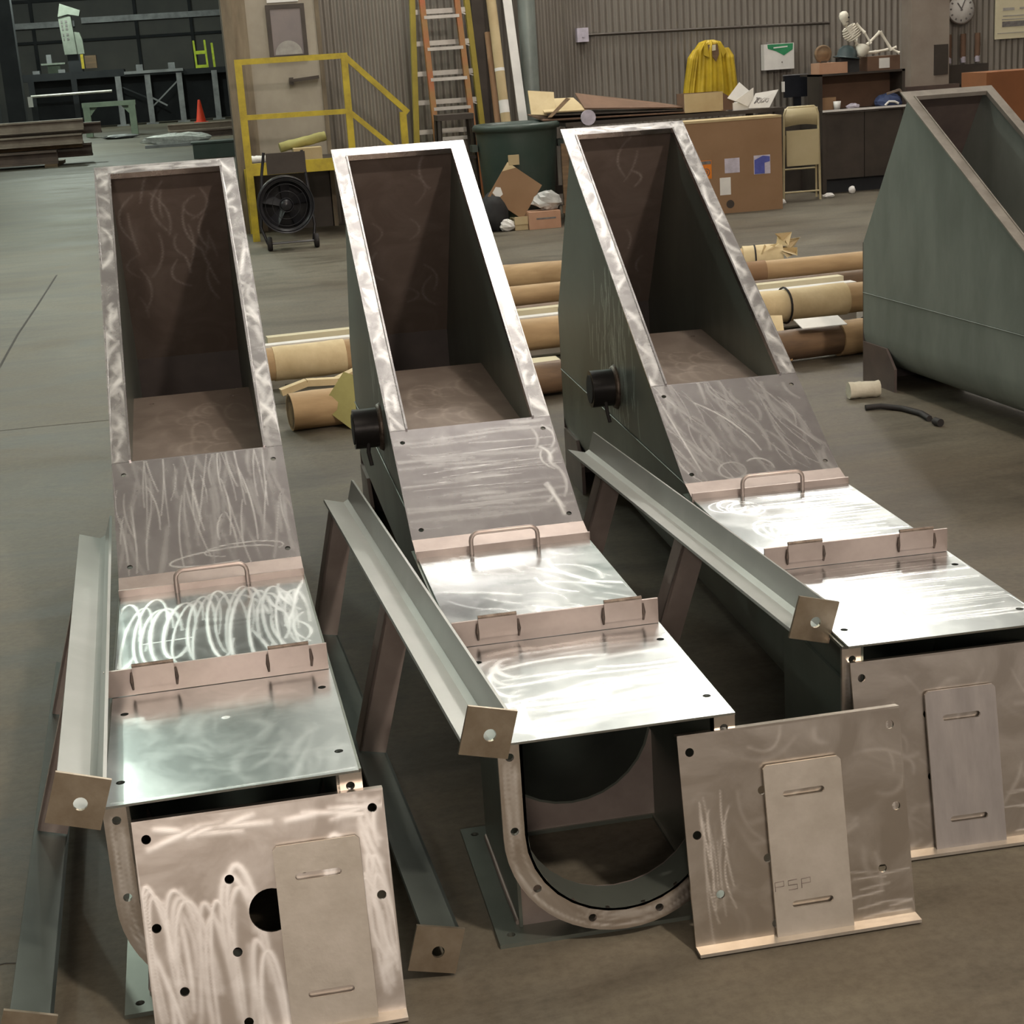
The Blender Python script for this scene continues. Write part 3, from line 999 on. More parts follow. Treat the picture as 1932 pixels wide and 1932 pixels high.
# ================================================================== end plates leaning on the trough mouths
def end_cover(label, o, lean, seed, bore=True, tone='front_steel', wdt=.402, yawv=(1, 0, 0)):
    M = basis(o, yawv, (0, lean, .372))
    root = thing('end_cover', o, label, 'steel plate', 0, 'drilled end covers leaning on the trough mouths')
    L = Matrix.Translation(-Vector(o)) @ M
    hp = [(.02, .35), (.382, .35), (.02, .205), (.382, .205), (.142, .267), (.142, .147), (.262, .267), (.262, .147), (.052, .096), (.147, .03), (.258, .03), (.348, .098)]
    hs = [circle(x_, y_, .0078, 14) for x_, y_ in hp]
    if bore:
        hs.append(circle(.203, .207, .036, 30))
    r = R(seed)
    s = Strokes(-.01, .42, -.01, .39, .0018)
    if seed == 1:
        for x_, w_, y1 in ((.03, .02, .26), (.075, .03, .26), (.115, .022, .22), (.16, .03, .27), (.19, .02, .16), (.36, .02, .24), (.385, .014, .26), (.33, .03, .3)):
            for q in range(3):
                s.ellipse(x_ + r.uniform(-.006, .006), y1 - .15, w_, .15 + r.uniform(-.02, .02), -.2, PI + .4, r.uniform(.0, .12), r.uniform(.005, .010), r.uniform(.75, 1))
        for i in range(12):
            s.arcstroke(r.uniform(.02, .2), r.uniform(.03, .2), PI / 2 + r.uniform(-.1, .25), r.uniform(.1, .2), r.uniform(-.01, .01), .009, r.uniform(.6, 1))
        for i in range(16):
            s.arcstroke(r.uniform(.05, .38), .355 + r.uniform(-.012, .012), r.uniform(-.25, .4), r.uniform(.03, .1), 0, .009, r.uniform(.4, 1))
        for i in range(14):
            s.arcstroke(.385 + r.uniform(-.015, .012), r.uniform(.05, .34), PI / 2 + r.uniform(-.3, .3), r.uniform(.05, .12), .006, .009, r.uniform(.7, 1))
    else:
        for i in range(14):
            s.arcstroke(.03 + r.uniform(-.02, .05), r.uniform(.08, .22), PI / 2 + r.uniform(-.12, .12), r.uniform(.06, .18), r.uniform(-.01, .01), .0022, r.uniform(.5, 1))
        for i in range(10):
            s.arcstroke(.35 + r.uniform(-.05, .04), r.uniform(.015, .1), r.uniform(-.1, .15), r.uniform(.05, .1), 0, .0025, r.uniform(.6, 1))
        for i in range(26):
            s.arcstroke(r.uniform(.03, .38), r.uniform(.03, .36), r.uniform(0, PI), r.uniform(.03, .12), r.uniform(-.03, .03), r.uniform(.004, .01), r.uniform(.1, .35))
    plate('face', rect(0, wdt, .004, .38), hs, .005, tone, root, L, s, .0032)
    # turned lips, bottom toward the viewer and top away from it
    n = L.to_3x3().col[2]
    g = G()
    a, b = L @ Vector((0, .005, 0)), L @ Vector((wdt, .005, 0))
    g.beam(a + n * .012, b + n * .012, .027, .006, (0, 0, 1))
    g.build('lip', 'raw_plate', root)
    a, b = L @ Vector((0, .379, 0)), L @ Vector((wdt, .379, 0))
    g = G()
    g.beam(a - n * .008, b - n * .008, .018, .004, n.cross(b - a))
    g.build('top_lip', tone, root)
    return root, M


def slotted(label, M, x0, dz, mat, seed, mark=False):
    o = M @ Vector((x0, 0.005, dz))
    root = thing('slotted_plate', o, label, 'steel plate', 0, 'small slotted plates standing against the end covers')
    L = Matrix.Translation(-o) @ M @ Matrix.Translation(Vector((x0, 0.005, dz)))
    w, h = .140, .306
    c = .006
    outl = [(0, 0), (w, 0), (w, h - c), (w - c, h), (c, h), (0, h - c)]
    plate('face', outl, [slot(.069, .252, .075, .012), slot(.069, .057, .075, .012)], .005, mat, root, L)
    if mark:
        g = G()
        # scribed letters P S P along the lower edge, as cut by the torch operator
        def stroke(pts):
            P = [L @ Vector((x_, y_, .0004)) for x_, y_ in pts]
            g.tube(P, .0006, 5)
        k, x1, y1 = .016, .003, .084
        stroke([(x1, y1), (x1, y1 + k), (x1 + k, y1 + k + .001), (x1 + k, y1 + .5 * k), (x1, y1 + .5 * k)])
        x1 += .024
        stroke([(x1 + k, y1 + k + .001), (x1, y1 + k), (x1, y1 + .5 * k), (x1 + k, y1 + .5 * k), (x1 + k, y1), (x1, y1)])
        x1 += .024
        stroke([(x1, y1), (x1, y1 + k), (x1 + k, y1 + k + .001), (x1 + k, y1 + .5 * k), (x1, y1 + .5 * k)])
        g.build('scribed_letters', 'mill_brown_dark', root)
    return root


_, M1 = end_cover('bright drilled end cover with round bore leaning on the leftmost hopper', (-.240, 2.298, 0), .082, 1)
_, M2 = end_cover('drilled end cover leaning half across the open U-shaped trough mouth', (.670, 2.340, 0), .075, 2, True, 'front_dull')
_, M3 = end_cover('drilled end cover leaning on the third hopper at the right edge', (1.068, 2.550, 0), .080, 3, True, 'front_dull', .402, (1, -.025, 0))
slotted('small slotted plate hiding half the round bore of the brightest end cover', M1, .215, .010, 'raw_plate', 1)
slotted('small slotted plate with scribed letters on the end cover in the middle', M2, .144, .010, 'raw_plate', 2, True)
slotted('grey brushed slotted plate on the end cover at the right edge', M3, .137, .010, 'raw_plate_grey', 3)


# ================================================================== wrapped bar stock lying across the floor
def lumpy_tube(p, q, r, amp, seed, n=14, seg=18, flat=1.0):
    """roughly round wrapped length with dents"""
    rr_ = R(seed)
    p, q = Vector(p), Vector(q)
    d = (q - p).normalized()
    a = Vector((0, 0, 1)) if abs(d.z) < .95 else Vector((0, 1, 0))
    a = (a - d * a.dot(d)).normalized()
    b = d.cross(a)
    g = G()
    ph = [rr_.uniform(0, 6.28) for _ in range(6)]
    vs, fs = [], []
    for i in range(seg + 1):
        t = i / seg
        for k in range(n):
            th = 2 * PI * k / n
            ra = r * (1 + amp * (math.sin(3 * th + ph[0] + 5 * t) * .4 + math.sin(7 * t * 3 + ph[1] + th) * .35 + rr_.uniform(-.5, .5)))
            vs.append(p.lerp(q, t) + a * (math.cos(th) * ra * flat) + b * (math.sin(th) * ra))
    for i in range(seg):
        for k in range(n):
            j_ = (k + 1) % n
            fs.append((i * n + k, i * n + j_, (i + 1) * n + j_, (i + 1) * n + k))
    g.add(vs, fs, True)
    g.add(vs[:n], [tuple(range(n - 1, -1, -1))])
    g.add(vs[-n:], [tuple(range(n))])
    return g


def strap(p, d, r, mat='rubber', parent=None):
    p, d = Vector(p), Vector(d).normalized()
    a = d.orthogonal().normalized()
    b = d.cross(a)
    g = G()
    pts = [p + (a * math.cos(2 * PI * k / 20) + b * math.sin(2 * PI * k / 20)) * r for k in range(21)]
    g.tube(pts, .006, 5)
    return g.build('strap', mat, parent)


GB = 'wrapped bars and tubes lying behind the hoppers'


def roll(label, p, q, r, mat, amp=.04, seed=1, straps=(), sleeves=(), name='wrapped_bar'):
    p, q = Vector(p), Vector(q)
    root = thing(name, (p.x, p.y, 0), label, 'wrapped bar', 0, GB)
    P, Q = p - root.location, q - root.location
    lumpy_tube(P, Q, r, amp, seed).build('core', mat, root)
    d = (Q - P).normalized()
    for t in straps:
        strap(P.lerp(Q, t), d, r * 1.16, 'rubber', root)
    for t0, t1, m_, f in sleeves:
        lumpy_tube(P.lerp(Q, t0), P.lerp(Q, t1), r * f, .035, seed + 9, 16, 6).build('paper_sleeve', m_, root)
    return root


roll('nearest brown wrapped bar lying on the floor, with straps', (.22, 6.83, .085), (3.45, 7.36, .085), .075, 'kraft_dark', .03, 2, (.88,),
     ((.0, .20, 'kraft', 1.10), (.83, .90, 'kraft', 1.14), (.93, 1.0, 'kraft_pale', 1.1)))
roll('thick pale kraft paper roll second from the hoppers', (.12, 7.60, .165), (3.55, 7.98, .165), .080, 'kraft', .025, 3, (.80,),
     ((.02, .12, 'kraft_pale', 1.05), (.74, .90, 'kraft_pale', 1.07)))
roll('dark brown wooden-looking bar behind the pale kraft roll', (1.0, 8.85, .07), (3.9, 9.12, .07), .066, 'kraft_dark', .03, 4)
roll('tan cardboard tube resting above the dark brown bar', (1.0, 9.36, .12), (4.1, 9.22, .17), .062, 'kraft', .02, 5, (), ((.62, .72, 'cardboard', 1.1),))
roll('farthest paper-wrapped bundle with crumpled end behind the third hopper', (1.1, 10.6, .09), (3.62, 10.02, .12), .085, 'kraft', .05, 6, (.93,), ((.9, 1.0, 'kraft_pale', 1.15),))
# crumpled paper end of the farthest bundle
g = G()
rr_ = R(5)
for i in range(5):
    c = Vector((3.60 + rr_.uniform(-.08, .10), 9.98 + rr_.uniform(-.06, .06), .19 + rr_.uniform(-.02, .06)))
    n = 7
    vs = [c + Vector((rr_.uniform(-.07, .07), rr_.uniform(-.05, .05), rr_.uniform(-.05, .06))) for _ in range(n)]
    g.add(vs, [(0, 1, 2), (2, 3, 4), (4, 5, 6), (0, 2, 4), (1, 3, 5), (0, 4, 6)])
g.build('crumpled_paper', 'kraft_pale', None, 'crumpled pale paper sticking up from the farthest wrapped bundle', 'paper')
# long pale strips between the bars
for i, (y0, y1, z0, h, mat, lab) in enumerate((
        (7.86, 8.16, .02, .20, 'white_paper', 'thin white strip lying just behind the pale kraft roll'),
        (8.04, 8.34, .02, .21, 'cream_card', 'cream coloured strip third behind the kraft roll'),
        (8.36, 8.58, .02, .06, 'kraft_pale', 'tan flat strip next to the dark brown bar'),
        (9.60, 9.55, .02, .09, 'cream_card', 'cream strip lying behind the tan cardboard tube'))):
    x0 = (0.16, 0.18, 1.0, 1.1)[i]
    g = G().beam((x0, y0, z0 + h / 2), (3.35, y1, z0 + h / 2), .07, h)
    g.beam((x0, y0, z0 / 2), (x0 + .08, y0, z0 / 2), .06, z0)
    g.build('strip', mat, None, lab, 'strip', 'strips between the wrapped bars')
for x0, lab in ((.75, 'dark timber bearer under the bars at the left hopper'), (2.45, 'dark timber bearer under the bars beside the third hopper')):
    G().box(x0, x0 + .10, 6.98, 8.75, 0, .075).build('bearer', 'wood_old', None, lab, 'timber', 'bearers under the bars')
# torn paper and card bits
g = G()
pts = [(.20, 7.22, .10), (.32, 7.24, .13), (.46, 7.26, .12), (.56, 7.30, .15), (.62, 7.32, .18)]
for (a, b) in zip(pts, pts[1:]):
    g.beam(a, b, .05, .03)
g.build('torn_paper', 'kraft_pale', None, 'torn pale paper strip under the kraft roll by the left hopper', 'paper')
M = basis((.47, 6.76, .05), (.55, -.25, -.35), (.25, .1, .55))
G().prism([(-.13, -.02), (.10, -.05), (.17, .10), (.06, .19), (-.12, .16)], -.004, .004, M).build('card_sheet', 'olive_card', None, 'olive green card sheet tilted against the bars', 'cardboard')
G().box(1.28, 1.52, 7.13, 7.38, 0, .115).box(1.28, 1.52, 7.11, 7.13, .075, .12).build('cream_carton', 'cream_card', None, 'cream carton on the floor between middle and third hoppers', 'carton')
M = basis((2.60, 7.58, .12), (1, .05, -.05), (0, .6, .4))
G().prism([(-.15, -.06), (.12, -.09), (.16, .08), (-.16, .09)], -.003, .003, M).build('card_flap', 'kraft_pale', None, 'loose pale card flap in front of the kraft roll', 'cardboard')
M = basis((2.78, 7.20, .185), (1, .1, 0), (0, .9, .2))
G().prism([(-.11, -.05), (.12, -.06), (.13, .06), (-.10, .07)], -.002, .002, M).build('shipping_label', 'white_paper', None, 'white shipping label on the nearest wrapped bar', 'label')
M = basis((2.56, 7.25, .04), (1, -.3, .2), (0.2, .5, .5))
G().prism([(-.08, -.04), (.09, -.06), (.10, .05), (-.04, .08)], -.003, .003, M).build('card_scrap', 'kraft', None, 'torn brown card scrap on the floor beside the third hopper', 'cardboard')

# rag and rubber strip beside the green hopper
g = lumpy_tube((-.075, 0, .036), (.06, .0, .036), .036, .10, 8, 12, 8)
g.build('paper_roll', 'rag_cloth', None, 'small cream cloth roll on the floor under the green hopper', 'cloth', loc=(2.65, 6.33, 0), rz=-.05)
pts = [(2.555, 6.10, .012), (2.62, 6.09, .014), (2.68, 6.02, .012), (2.71, 5.90, .012), (2.70, 5.80, .012)]
G().tube(pts, .013, 6).build('rubber_strip', 'rubber', None, 'black curved rubber strip on the floor before the green hopper', 'strip')
G().cyl((2.695, 5.74, .016), (2.70, 5.70, .016), .016, 10).build('rubber_stub', 'rubber', None, 'tiny black round stub at the end of the rubber strip', 'stub')

# ================================================================== platform with yellow railing
pf = thing('stair_platform', (.36, 15.2, 0), 'yellow painted steel platform with handrails before the door', 'platform')


def pp(*a):
    return tuple(Vector(a) - Vector((.36, 15.2, 0)))


def ybar(name, p, q, w=.055, mat='yellow_paint'):
    return G().beam(pp(*p), pp(*q), w, w, (0, 1, 0)).build(name, mat, pf)


ybar('post', (.345, 15.2, 0), (.345, 15.2, 1.64), .065)
ybar('post', (1.31, 15.2, 0), (1.31, 15.2, 1.64), .06)
ybar('post', (1.81, 15.2, 0), (1.81, 15.2, 1.08), .06)
ybar('post', (.345, 16.0, 0), (.345, 16.0, .62), .065)
ybar('top_rail', (.345, 15.2, 1.615), (1.33, 15.2, 1.615), .05)
ybar('mid_rail', (.345, 15.2, 1.125), (1.31, 15.2, 1.12), .045)
ybar('stair_rail', (1.31, 15.2, 1.615), (1.86, 15.2, 1.07), .05)
ybar('stair_mid_rail', (1.31, 15.2, 1.12), (1.81, 15.2, .66), .045)
G().box(0, 1.0, -.03, .03, .60, .71).build('fascia', 'yellow_paint', pf)
G().box(0, 1.0, .03, .88, .685, .705).build('deck', 'dark_brown_metal', pf)
for i in range(3):
    G().box(.99 + i * .17, 1.16 + i * .17, .02, .85, .50 - i * .18, .53 - i * .18).build('tread', 'yellow_paint', pf)
G().beam((.97, 0, .66), (1.5, 0, .02), .05, .16, (0, 1, 0)).build('stringer', 'yellow_paint', pf)
G().box(.775, 1.04, 15.35, 15.6, .705, .81).build('flat_carton', 'cardboard_pale', None, 'pale carton lying on the yellow platform', 'carton')
lumpy_tube((.66, 15.55, .82), (1.10, 15.6, .90), .045, .12, 3).build('rolled_mat', 'olive_card', None, 'rolled olive mat on top of the pale carton by the door', 'mat')
lumpy_tube((.375, 15.4, .735), (.56, 15.4, .735), .035, .1, 4).build('paper_bundle', 'white_paper', None, 'white paper bundle at the left end of the yellow platform', 'paper')

# drum fan
fan = thing('drum_fan', (.60, 14.32, 0), 'black drum fan on wheels in front of the yellow platform', 'fan')
Mf = basis((.007, -.16, .395), (1, 0, 0), (0, 0, 1))
G().lathe([(.205, .0), (.235, .012), (.245, .03), (.245, -.20), (.235, -.30), (.18, -.32)], 32, Mf).build('drum', 'black_plastic', fan)
for r_ in (.06, .12, .18, .225):
    G().tube([Mf @ Vector((r_ * math.cos(2 * PI * k / 28), r_ * math.sin(2 * PI * k / 28), .012)) for k in range(29)], .003, 4).build('grille_ring', 'black_plastic', fan)
for k in range(5):
    a = 2 * PI * k / 5 + .3
    Mk = Mf @ Matrix.Rotation(a, 4, 'Z') @ Matrix.Translation((.11, 0, -.10)) @ Matrix.Rotation(.5, 4, 'X')
    G().prism([(-.09, -.02), (.09, -.06), (.1, .05), (-.09, .03)], -.003, .003, Mk).build('blade', 'black_plastic', fan)
G().lathe([(.001, -.13), (.12, -.15), (.24, -.20)], 32, Mf).build('back_guard', 'black_cloth', fan)
G().lathe([(0.001, .02), (.045, .015), (.055, 0), (.055, -.25), (.001, -.26)], 16, Mf).build('motor', 'black_plastic', fan)
for sx in (-1, 1):
    G().tube([(sx * .20 + .02, -.05, .06), (sx * .235 + .01, -.02, .2), (sx * .19 + .02, 0.05, .66), (sx * .165 + .03, .05, .84)], .013, 8).build('frame_tube', 'black_plastic', fan)
    G().lathe([(.02, -.022), (.055, -.022), (.062, -.01), (.062, .01), (.055, .022), (.02, .022)], 18, basis((sx * .205 + .04, -.06, .062), (0, 1, 0), (0, 0, 1)), True).build('wheel', 'rubber', fan)
G().cyl((-.17, -.06, .062), (.245, -.06, .062), .01, 8).build('axle', 'grey_steel', fan)
G().box(-.125, .215, -.06, -.045, .655, .835).build('sign_board', 'dark_brown_metal', fan)

# step ladder
lad = thing('step_ladder', (2.3, 15.6, 0), 'orange and yellow fibreglass step ladder against the corrugated wall', 'ladder')


def lx(x, y, z):
    return (x - 2.3, y - 15.6, z)


for (p, q, mat) in (((2.16, 15.35, 0), (2.12, 15.72, 2.6), 'ladder_orange'), ((2.54, 15.35, 0), (2.44, 15.72, 2.6), 'ladder_orange'),
                    ((1.98, 15.95, 0), (2.075, 15.76, 2.6), 'ladder_yellow'), ((2.73, 15.95, 0), (2.54, 15.76, 2.6), 'ladder_yellow')):
    G().beam(lx(*p), lx(*q), .05, .075, (0, 1, 0)).build('rail', mat, lad)
for z in (.25, .53, .81, 1.09, 1.36, 1.64, 1.93, 2.2):
    t = z / 2.6
    x0, x1, yy = 2.16 - .04 * t, 2.54 - .10 * t, 15.35 + .37 * t
    G().box(*[v for v in (x0 - 2.3, x1 - 2.3, yy - 15.6 - .045, yy - 15.6 + .045, z - .03, z)]).build('step', 'aluminium', lad)
    x0, x1, yy = 1.98 + .095 * t, 2.73 - .19 * t, 15.95 - .19 * t
    G().box(x0 - 2.3, x1 - 2.3, yy - 15.6 - .012, yy - 15.6 + .012, z + .02, z + .065).build('rung', 'aluminium', lad)
    if z > .3:
        G().beam((x1 - 2.3, yy - 15.6, z - .01), (x1 - 2.44, yy - 15.6, z + .05), .012, .012).build('stay', 'aluminium', lad)
# dark step stool before the ladder
st = thing('step_stool', (2.27, 15.1, 0), 'dark metal step stool standing in front of the ladder', 'stool')
G().box(-.17, .17, -.13, .13, .98, 1.03).build('seat', 'dark_brown_metal', st)
for sx in (-1, 1):
    for sy in (-1, 1):
        G().beam((sx * .15, sy * .11, .98), (sx * .18, sy * .16, 0), .03, .03).build('leg', 'dark_brown_metal', st)
for z in (.3, .62):
    G().box(-.165, .165, -.15, -.12, z, z + .03).build('tread', 'dark_brown_metal', st)

# long things leaning by the duct
def leaning(name, p, q, r, mat, label, cat, bands=()):
    root = thing(name, (p[0], p[1], 0), label, cat)
    O = root.location
    G().cyl(Vector(p) - O, Vector(q) - O, r, 16).build('tube', mat, root)
    for t, m_, l_ in bands:
        a = Vector(p).lerp(Vector(q), t) - O
        d = (Vector(q) - Vector(p)).normalized()
        G().cyl(a, a + d * l_, r * 1.02, 16).build('sticker', m_, root)
    return root


leaning('cardboard_tube', (2.885, 15.45, 0), (2.785, 15.95, 3.0), .048, 'cardboard_pale', 'thick cardboard tube leaning on the wall left of the white board', 'tube', ((.33, 'white_paper', .12), (.46, 'white_paper', .03)))
leaning('cardboard_tube', (2.80, 15.5, 0), (2.79, 15.95, 1.75), .030, 'cardboard', 'thin short cardboard tube leaning beside the thick tube', 'tube')
g = G()
g.beam((3.065, 15.45, 0), (2.93, 15.95, 3.0), .085, .02, (0, 1, .1))
g.build('white_board', 'white_paper', None, 'long white board leaning on the wall beside the duct', 'board')
duct = G().cyl((3.17, 15.85, 0), (3.17, 15.85, 4.5), .085, 24)
duct.build('duct_pipe', 'duct_teal', None, 'grey-green vertical pipe running up the corrugated wall', 'pipe')
G().box(2.66, 2.79, 16.0, 16.2, 0, 4.5).build('wall_stud', 'dark_brown_metal', kind='structure')

# bin, cards, bags
bn = thing('refuse_bin', (2.79, 14.76, 0), 'large dark green round refuse bin beside the ladder', 'bin')
G().lathe([(.30, .0), (.31, .02), (.375, .84), (.375, .86), (.40, .865), (.405, .90), (.385, .925), (.36, .92), (.35, .86), (.29, .04)], 36).build('body', 'bin_green', bn)
G().lathe([(.001, .80), (.35, .82)], 24).build('contents', 'black_cloth', bn)
for sx in (-1, 1):
    G().beam((sx * .40, -.05, .72), (sx * .40, .10, .72), .05, .06).build('grip', 'bin_green', bn)
cs = thing('card_square', (2.68, 14.36, .36), 'tan cardboard square standing on its corner against the green bin', 'cardboard')
Mc = basis((0, 0, 0), (.80, 0, -.60), (.60, .2, .78))
G().prism(rect(-.19, .19, -.20, .16), -.006, .006, Mc).build('sheet', 'cardboard', cs)
G().prism([(-.17, -.15), (-.10, -.17), (-.08, -.11), (-.13, -.07), (-.17, -.09)], .0065, .008, Mc).build('sticker', 'white_paper', cs)
G().prism([(-.10, .16), (-.19, .06), (-.19, .16)], .0065, .008, Mc).build('tape', 'kraft_pale', cs)
G().box(-.05, .05, 0.02, .03, .21, .30).build('flap', 'cardboard_pale', cs)
pb = thing('pink_carton', (2.90, 14.30, 0), 'small pinkish carton with a printed line below the card square', 'carton')
G().box(-.145, .145, -.10, .12, 0, .155).build('carton', 'pink_card', pb)
G().box(-.08, .10, -.1015, -.10, .085, .10).build('printed_line', 'ink', pb)
G().box(2.63, 2.75, 14.25, 14.5, 0, .10).box(2.63, 2.75, 14.24, 14.25, .05, .12).build('open_carton', 'cardboard_pale', None, 'pale open carton left of the pinkish carton', 'carton')


def blob(name, c, rx, ry, rz_, amp, seed, mat, label, cat, z0=None):
    g = G()
    r = R(seed)
    nu_, nv = 14, 9
    vs, fs = [], []
    for j_ in range(nv + 1):
        ph = PI * j_ / nv
        for i in range(nu_):
            th = 2 * PI * i / nu_
            f = 1 + amp * r.uniform(-1, 1)
            z = c[2] + rz_ * math.cos(ph) * f
            vs.append((c[0] + rx * math.sin(ph) * math.cos(th) * f, c[1] + ry * math.sin(ph) * math.sin(th) * f, max(z, .001 if z0 is None else z0)))
    for j_ in range(nv):
        for i in range(nu_):
            k = (i + 1) % nu_
            fs.append((j_ * nu_ + i, (j_ + 1) * nu_ + i, (j_ + 1) * nu_ + k, j_ * nu_ + k))
    g.add(vs, fs, amp < .12)
    return g.build(name, mat, None, label, cat)


blob('plastic_bag', (2.95, 14.31, .235), .13, .08, .085, .22, 4, 'clear_plastic', 'crumpled clear plastic bag on the pinkish carton', 'bag', .156)
blob('black_sack', (2.46, 14.36, .15), .13, .13, .19, .10, 5, 'black_cloth', 'black rubbish sack beside the tan card square', 'sack')
blob('white_wad', (2.56, 14.26, .05), .07, .05, .055, .15, 6, 'white_paper', 'crumpled white paper at the foot of the black sack', 'paper')
g = thing('pallet_boards', (3.17, 14.48, 0), 'old wooden boards standing between green bin and third hopper', 'boards')
for i, (x_, h_, m_) in enumerate(((.0, .72, 'wood_old'), (.07, .80, 'kraft_dark'), (.14, .62, 'cardboard_pale'))):
    G().box(x_ - .03, x_ + .032, -.02 + .03 * i, .01 + .03 * i, 0, h_).build('board', m_, g)
G().box(-.05, .12, -.04, -.025, .10, .17).build('crosspiece', 'wood_old', g)

# ================================================================== bench with cardboard
bt = thing('work_bench', (4.2, 15.0, 0), 'dark work bench under the pile of flattened cardboard', 'bench')
G().box(-.98, 1.10, -.42, .45, .86, .895).build('top', 'dark_brown_metal', bt)
for sx in (-.94, 1.05):
    for sy in (-.38, .40):
        G().box(sx - .03, sx + .03, sy - .03, sy + .03, 0, .86).build('leg', 'dark_brown_metal', bt)
G().box(-.94, 1.05, .36, .40, .2, .28).build('stretcher', 'dark_brown_metal', bt)


def card(name, pts, mat, label, cat='cardboard', t=.012):
    """bent sheet through four corner points"""
    a, b, c, d = [Vector(p) for p in pts]
    n = (b - a).cross(d - a).normalized() * t
    g = G()
    vs = [a, b, c, d, a + n, b + n, c + n, d + n]
    g.add(vs, [(3, 2, 1, 0), (4, 5, 6, 7), (0, 1, 5, 4), (1, 2, 6, 5), (2, 3, 7, 6), (3, 0, 4, 7)])
    return g.build(name, mat, None, label, cat)


card('flat_card', [(3.02, 14.62, .925), (4.75, 14.6, .90), (4.75, 15.35, .905), (3.02, 15.35, .96)], 'cardboard_dark', 'lowest flattened brown cardboard on the bench')
card('flat_card', [(3.08, 14.66, .965), (4.45, 14.64, .925), (4.30, 15.3, .935), (3.1, 15.3, 1.0)], 'dark_brown_metal', 'dark flattened sheet in the middle of the cardboard pile')
card('flat_card', [(3.43, 14.70, 1.0), (4.42, 14.66, .945), (4.25, 15.15, .99), (3.45, 15.15, 1.13)], 'cardboard_dark', 'reddish brown cardboard sheet topping the pile, sloping to the right')
card('flat_card', [(3.05, 14.70, .99), (3.45, 14.7, .985), (3.42, 15.1, 1.09), (3.06, 15.1, 1.10)], 'cardboard_pale', 'pale green-tan cardboard at the left of the pile')
card('card_flap', [(2.93, 14.72, .98), (3.16, 14.74, .96), (3.20, 14.95, 1.16), (2.95, 14.92, 1.19)], 'cardboard_pale', 'upright pale cardboard flap at the left end of the pile')
card('card_flap', [(3.06, 14.62, .95), (3.10, 14.62, .95), (3.30, 14.7, 1.10), (3.26, 14.7, 1.11)], 'wood_old', 'thin torn brown strip sticking up from the pile')
G().cyl((3.43, 14.56, .93), (3.43, 14.575, .93), .07, 16).build('steel_disc', 'label_lilac', None, 'small pale disc with holes leaning on the cardboard pile', 'disc')
bx = thing('open_carton', (4.54, 14.72, .905), 'tan carton standing on the bench under the yellow coat', 'carton')
G().box(-.185, .185, -.12, -.11, 0, .17).build('front_panel', 'cardboard_pale', bx)
G().box(-.185, -.175, -.11, .14, 0, .17).build('side_panel', 'cardboard_dark', bx)
G().box(.175, .185, -.11, .14, 0, .17).build('side_panel', 'cardboard_dark', bx)
G().box(-.185, .185, .13, .14, 0, .17).build('back_panel', 'cardboard_dark', bx)
G().prism([(.186, .0), (.30, .0), (.29, .10), (.186, .16)], .10, .11, XZ).build('flap', 'cardboard_dark', bx)
wbx = thing('white_carton', (4.98, 14.66, .895), 'white printed carton with open flaps on the bench', 'carton')


def wq(*pts):
    return [Vector((x_ - 4.98, y_, z_ - .895)) for x_, y_, z_ in pts]


def sheet(name, pts, mat, parent, t=.006):
    a, b, c, d = pts
    n_ = (b - a).cross(d - a).normalized() * t
    g = G()
    g.add([a, b, c, d, a + n_, b + n_, c + n_, d + n_], [(3, 2, 1, 0), (4, 5, 6, 7), (0, 1, 5, 4), (1, 2, 6, 5), (2, 3, 7, 6), (3, 0, 4, 7)])
    return g.build(name, mat, parent)


flap = wq((4.96, -.08, .905), (5.165, -.08, .90), (5.275, -.03, 1.055), (5.05, -.03, 1.035))
sheet('printed_flap', flap, 'white_paper', wbx)
e1, e3 = flap[1] - flap[0], flap[3] - flap[0]
nn = e1.cross(e3).normalized()
if nn.y > 0:
    nn = -nn
sc = []
for i in range(70):
    t = i / 69
    u_, v_ = .14 + .66 * t + .05 * math.sin(t * 44), .50 + (.20 - .08 * t) * math.sin(t * 33 + 1)
    sc.append(flap[0] + e1 * u_ + e3 * v_ + nn * .008)
G().tube(sc, .004, 4).build('printed_script', 'ink', wbx)
sheet('flap', wq((4.765, -.06, 1.01), (4.90, -.06, .955), (5.005, -.02, 1.05), (4.905, .0, 1.145)), 'white_paper', wbx)
sheet('flap', wq((4.83, -.09, .985), (4.95, -.085, .925), (5.015, -.07, .995), (5.02, -.06, 1.09)), 'white_paper', wbx)
sheet('flap', wq((4.92, .10, 1.14), (5.05, .08, 1.03), (5.10, .09, 1.00), (4.96, .11, 1.02)), 'grey_paper', wbx)
G().box(-.16, .10, -.06, .10, 0, .07).build('body', 'white_paper', wbx)

# big carton with labels
bc = thing('shipping_carton', (4.66, 14.2, 0), 'big brown shipping carton with labels standing before the bench', 'carton')
G().box(-.56, .485, 0, .30, 0, .825).build('box', 'cardboard', bc)
G().box(-.56, .485, -.004, .30, .825, .845).build('top_flaps', 'cardboard_pale', bc)
ol = G().box(-.295, -.19, -.003, 0, .325, .49).build('label', 'label_orange', bc)
ol['label'] = 'orange shipping label'
G().box(-.29, -.195, -.005, -.003, .455, .485).build('label_print', 'ink', ol)
G().tube([(-.242 + .032 * math.cos(a), -.004, .385 + .032 * math.sin(a)) for a in [2 * PI * k / 14 for k in range(15)]], .004, 4).build('label_ring', 'ink', ol)
G().tube([(-.242 + .014 * math.cos(a), -.004, .385 + .014 * math.sin(a)) for a in [2 * PI * k / 10 for k in range(11)]], .004, 4).build('label_ring', 'ink', ol)
G().box(-.065, .077, -.003, 0, .362, .493).build('label', 'label_lilac', bc)
bl = G().box(.213, .370, -.003, 0, .331, .50).build('label', 'label_lilac', bc)
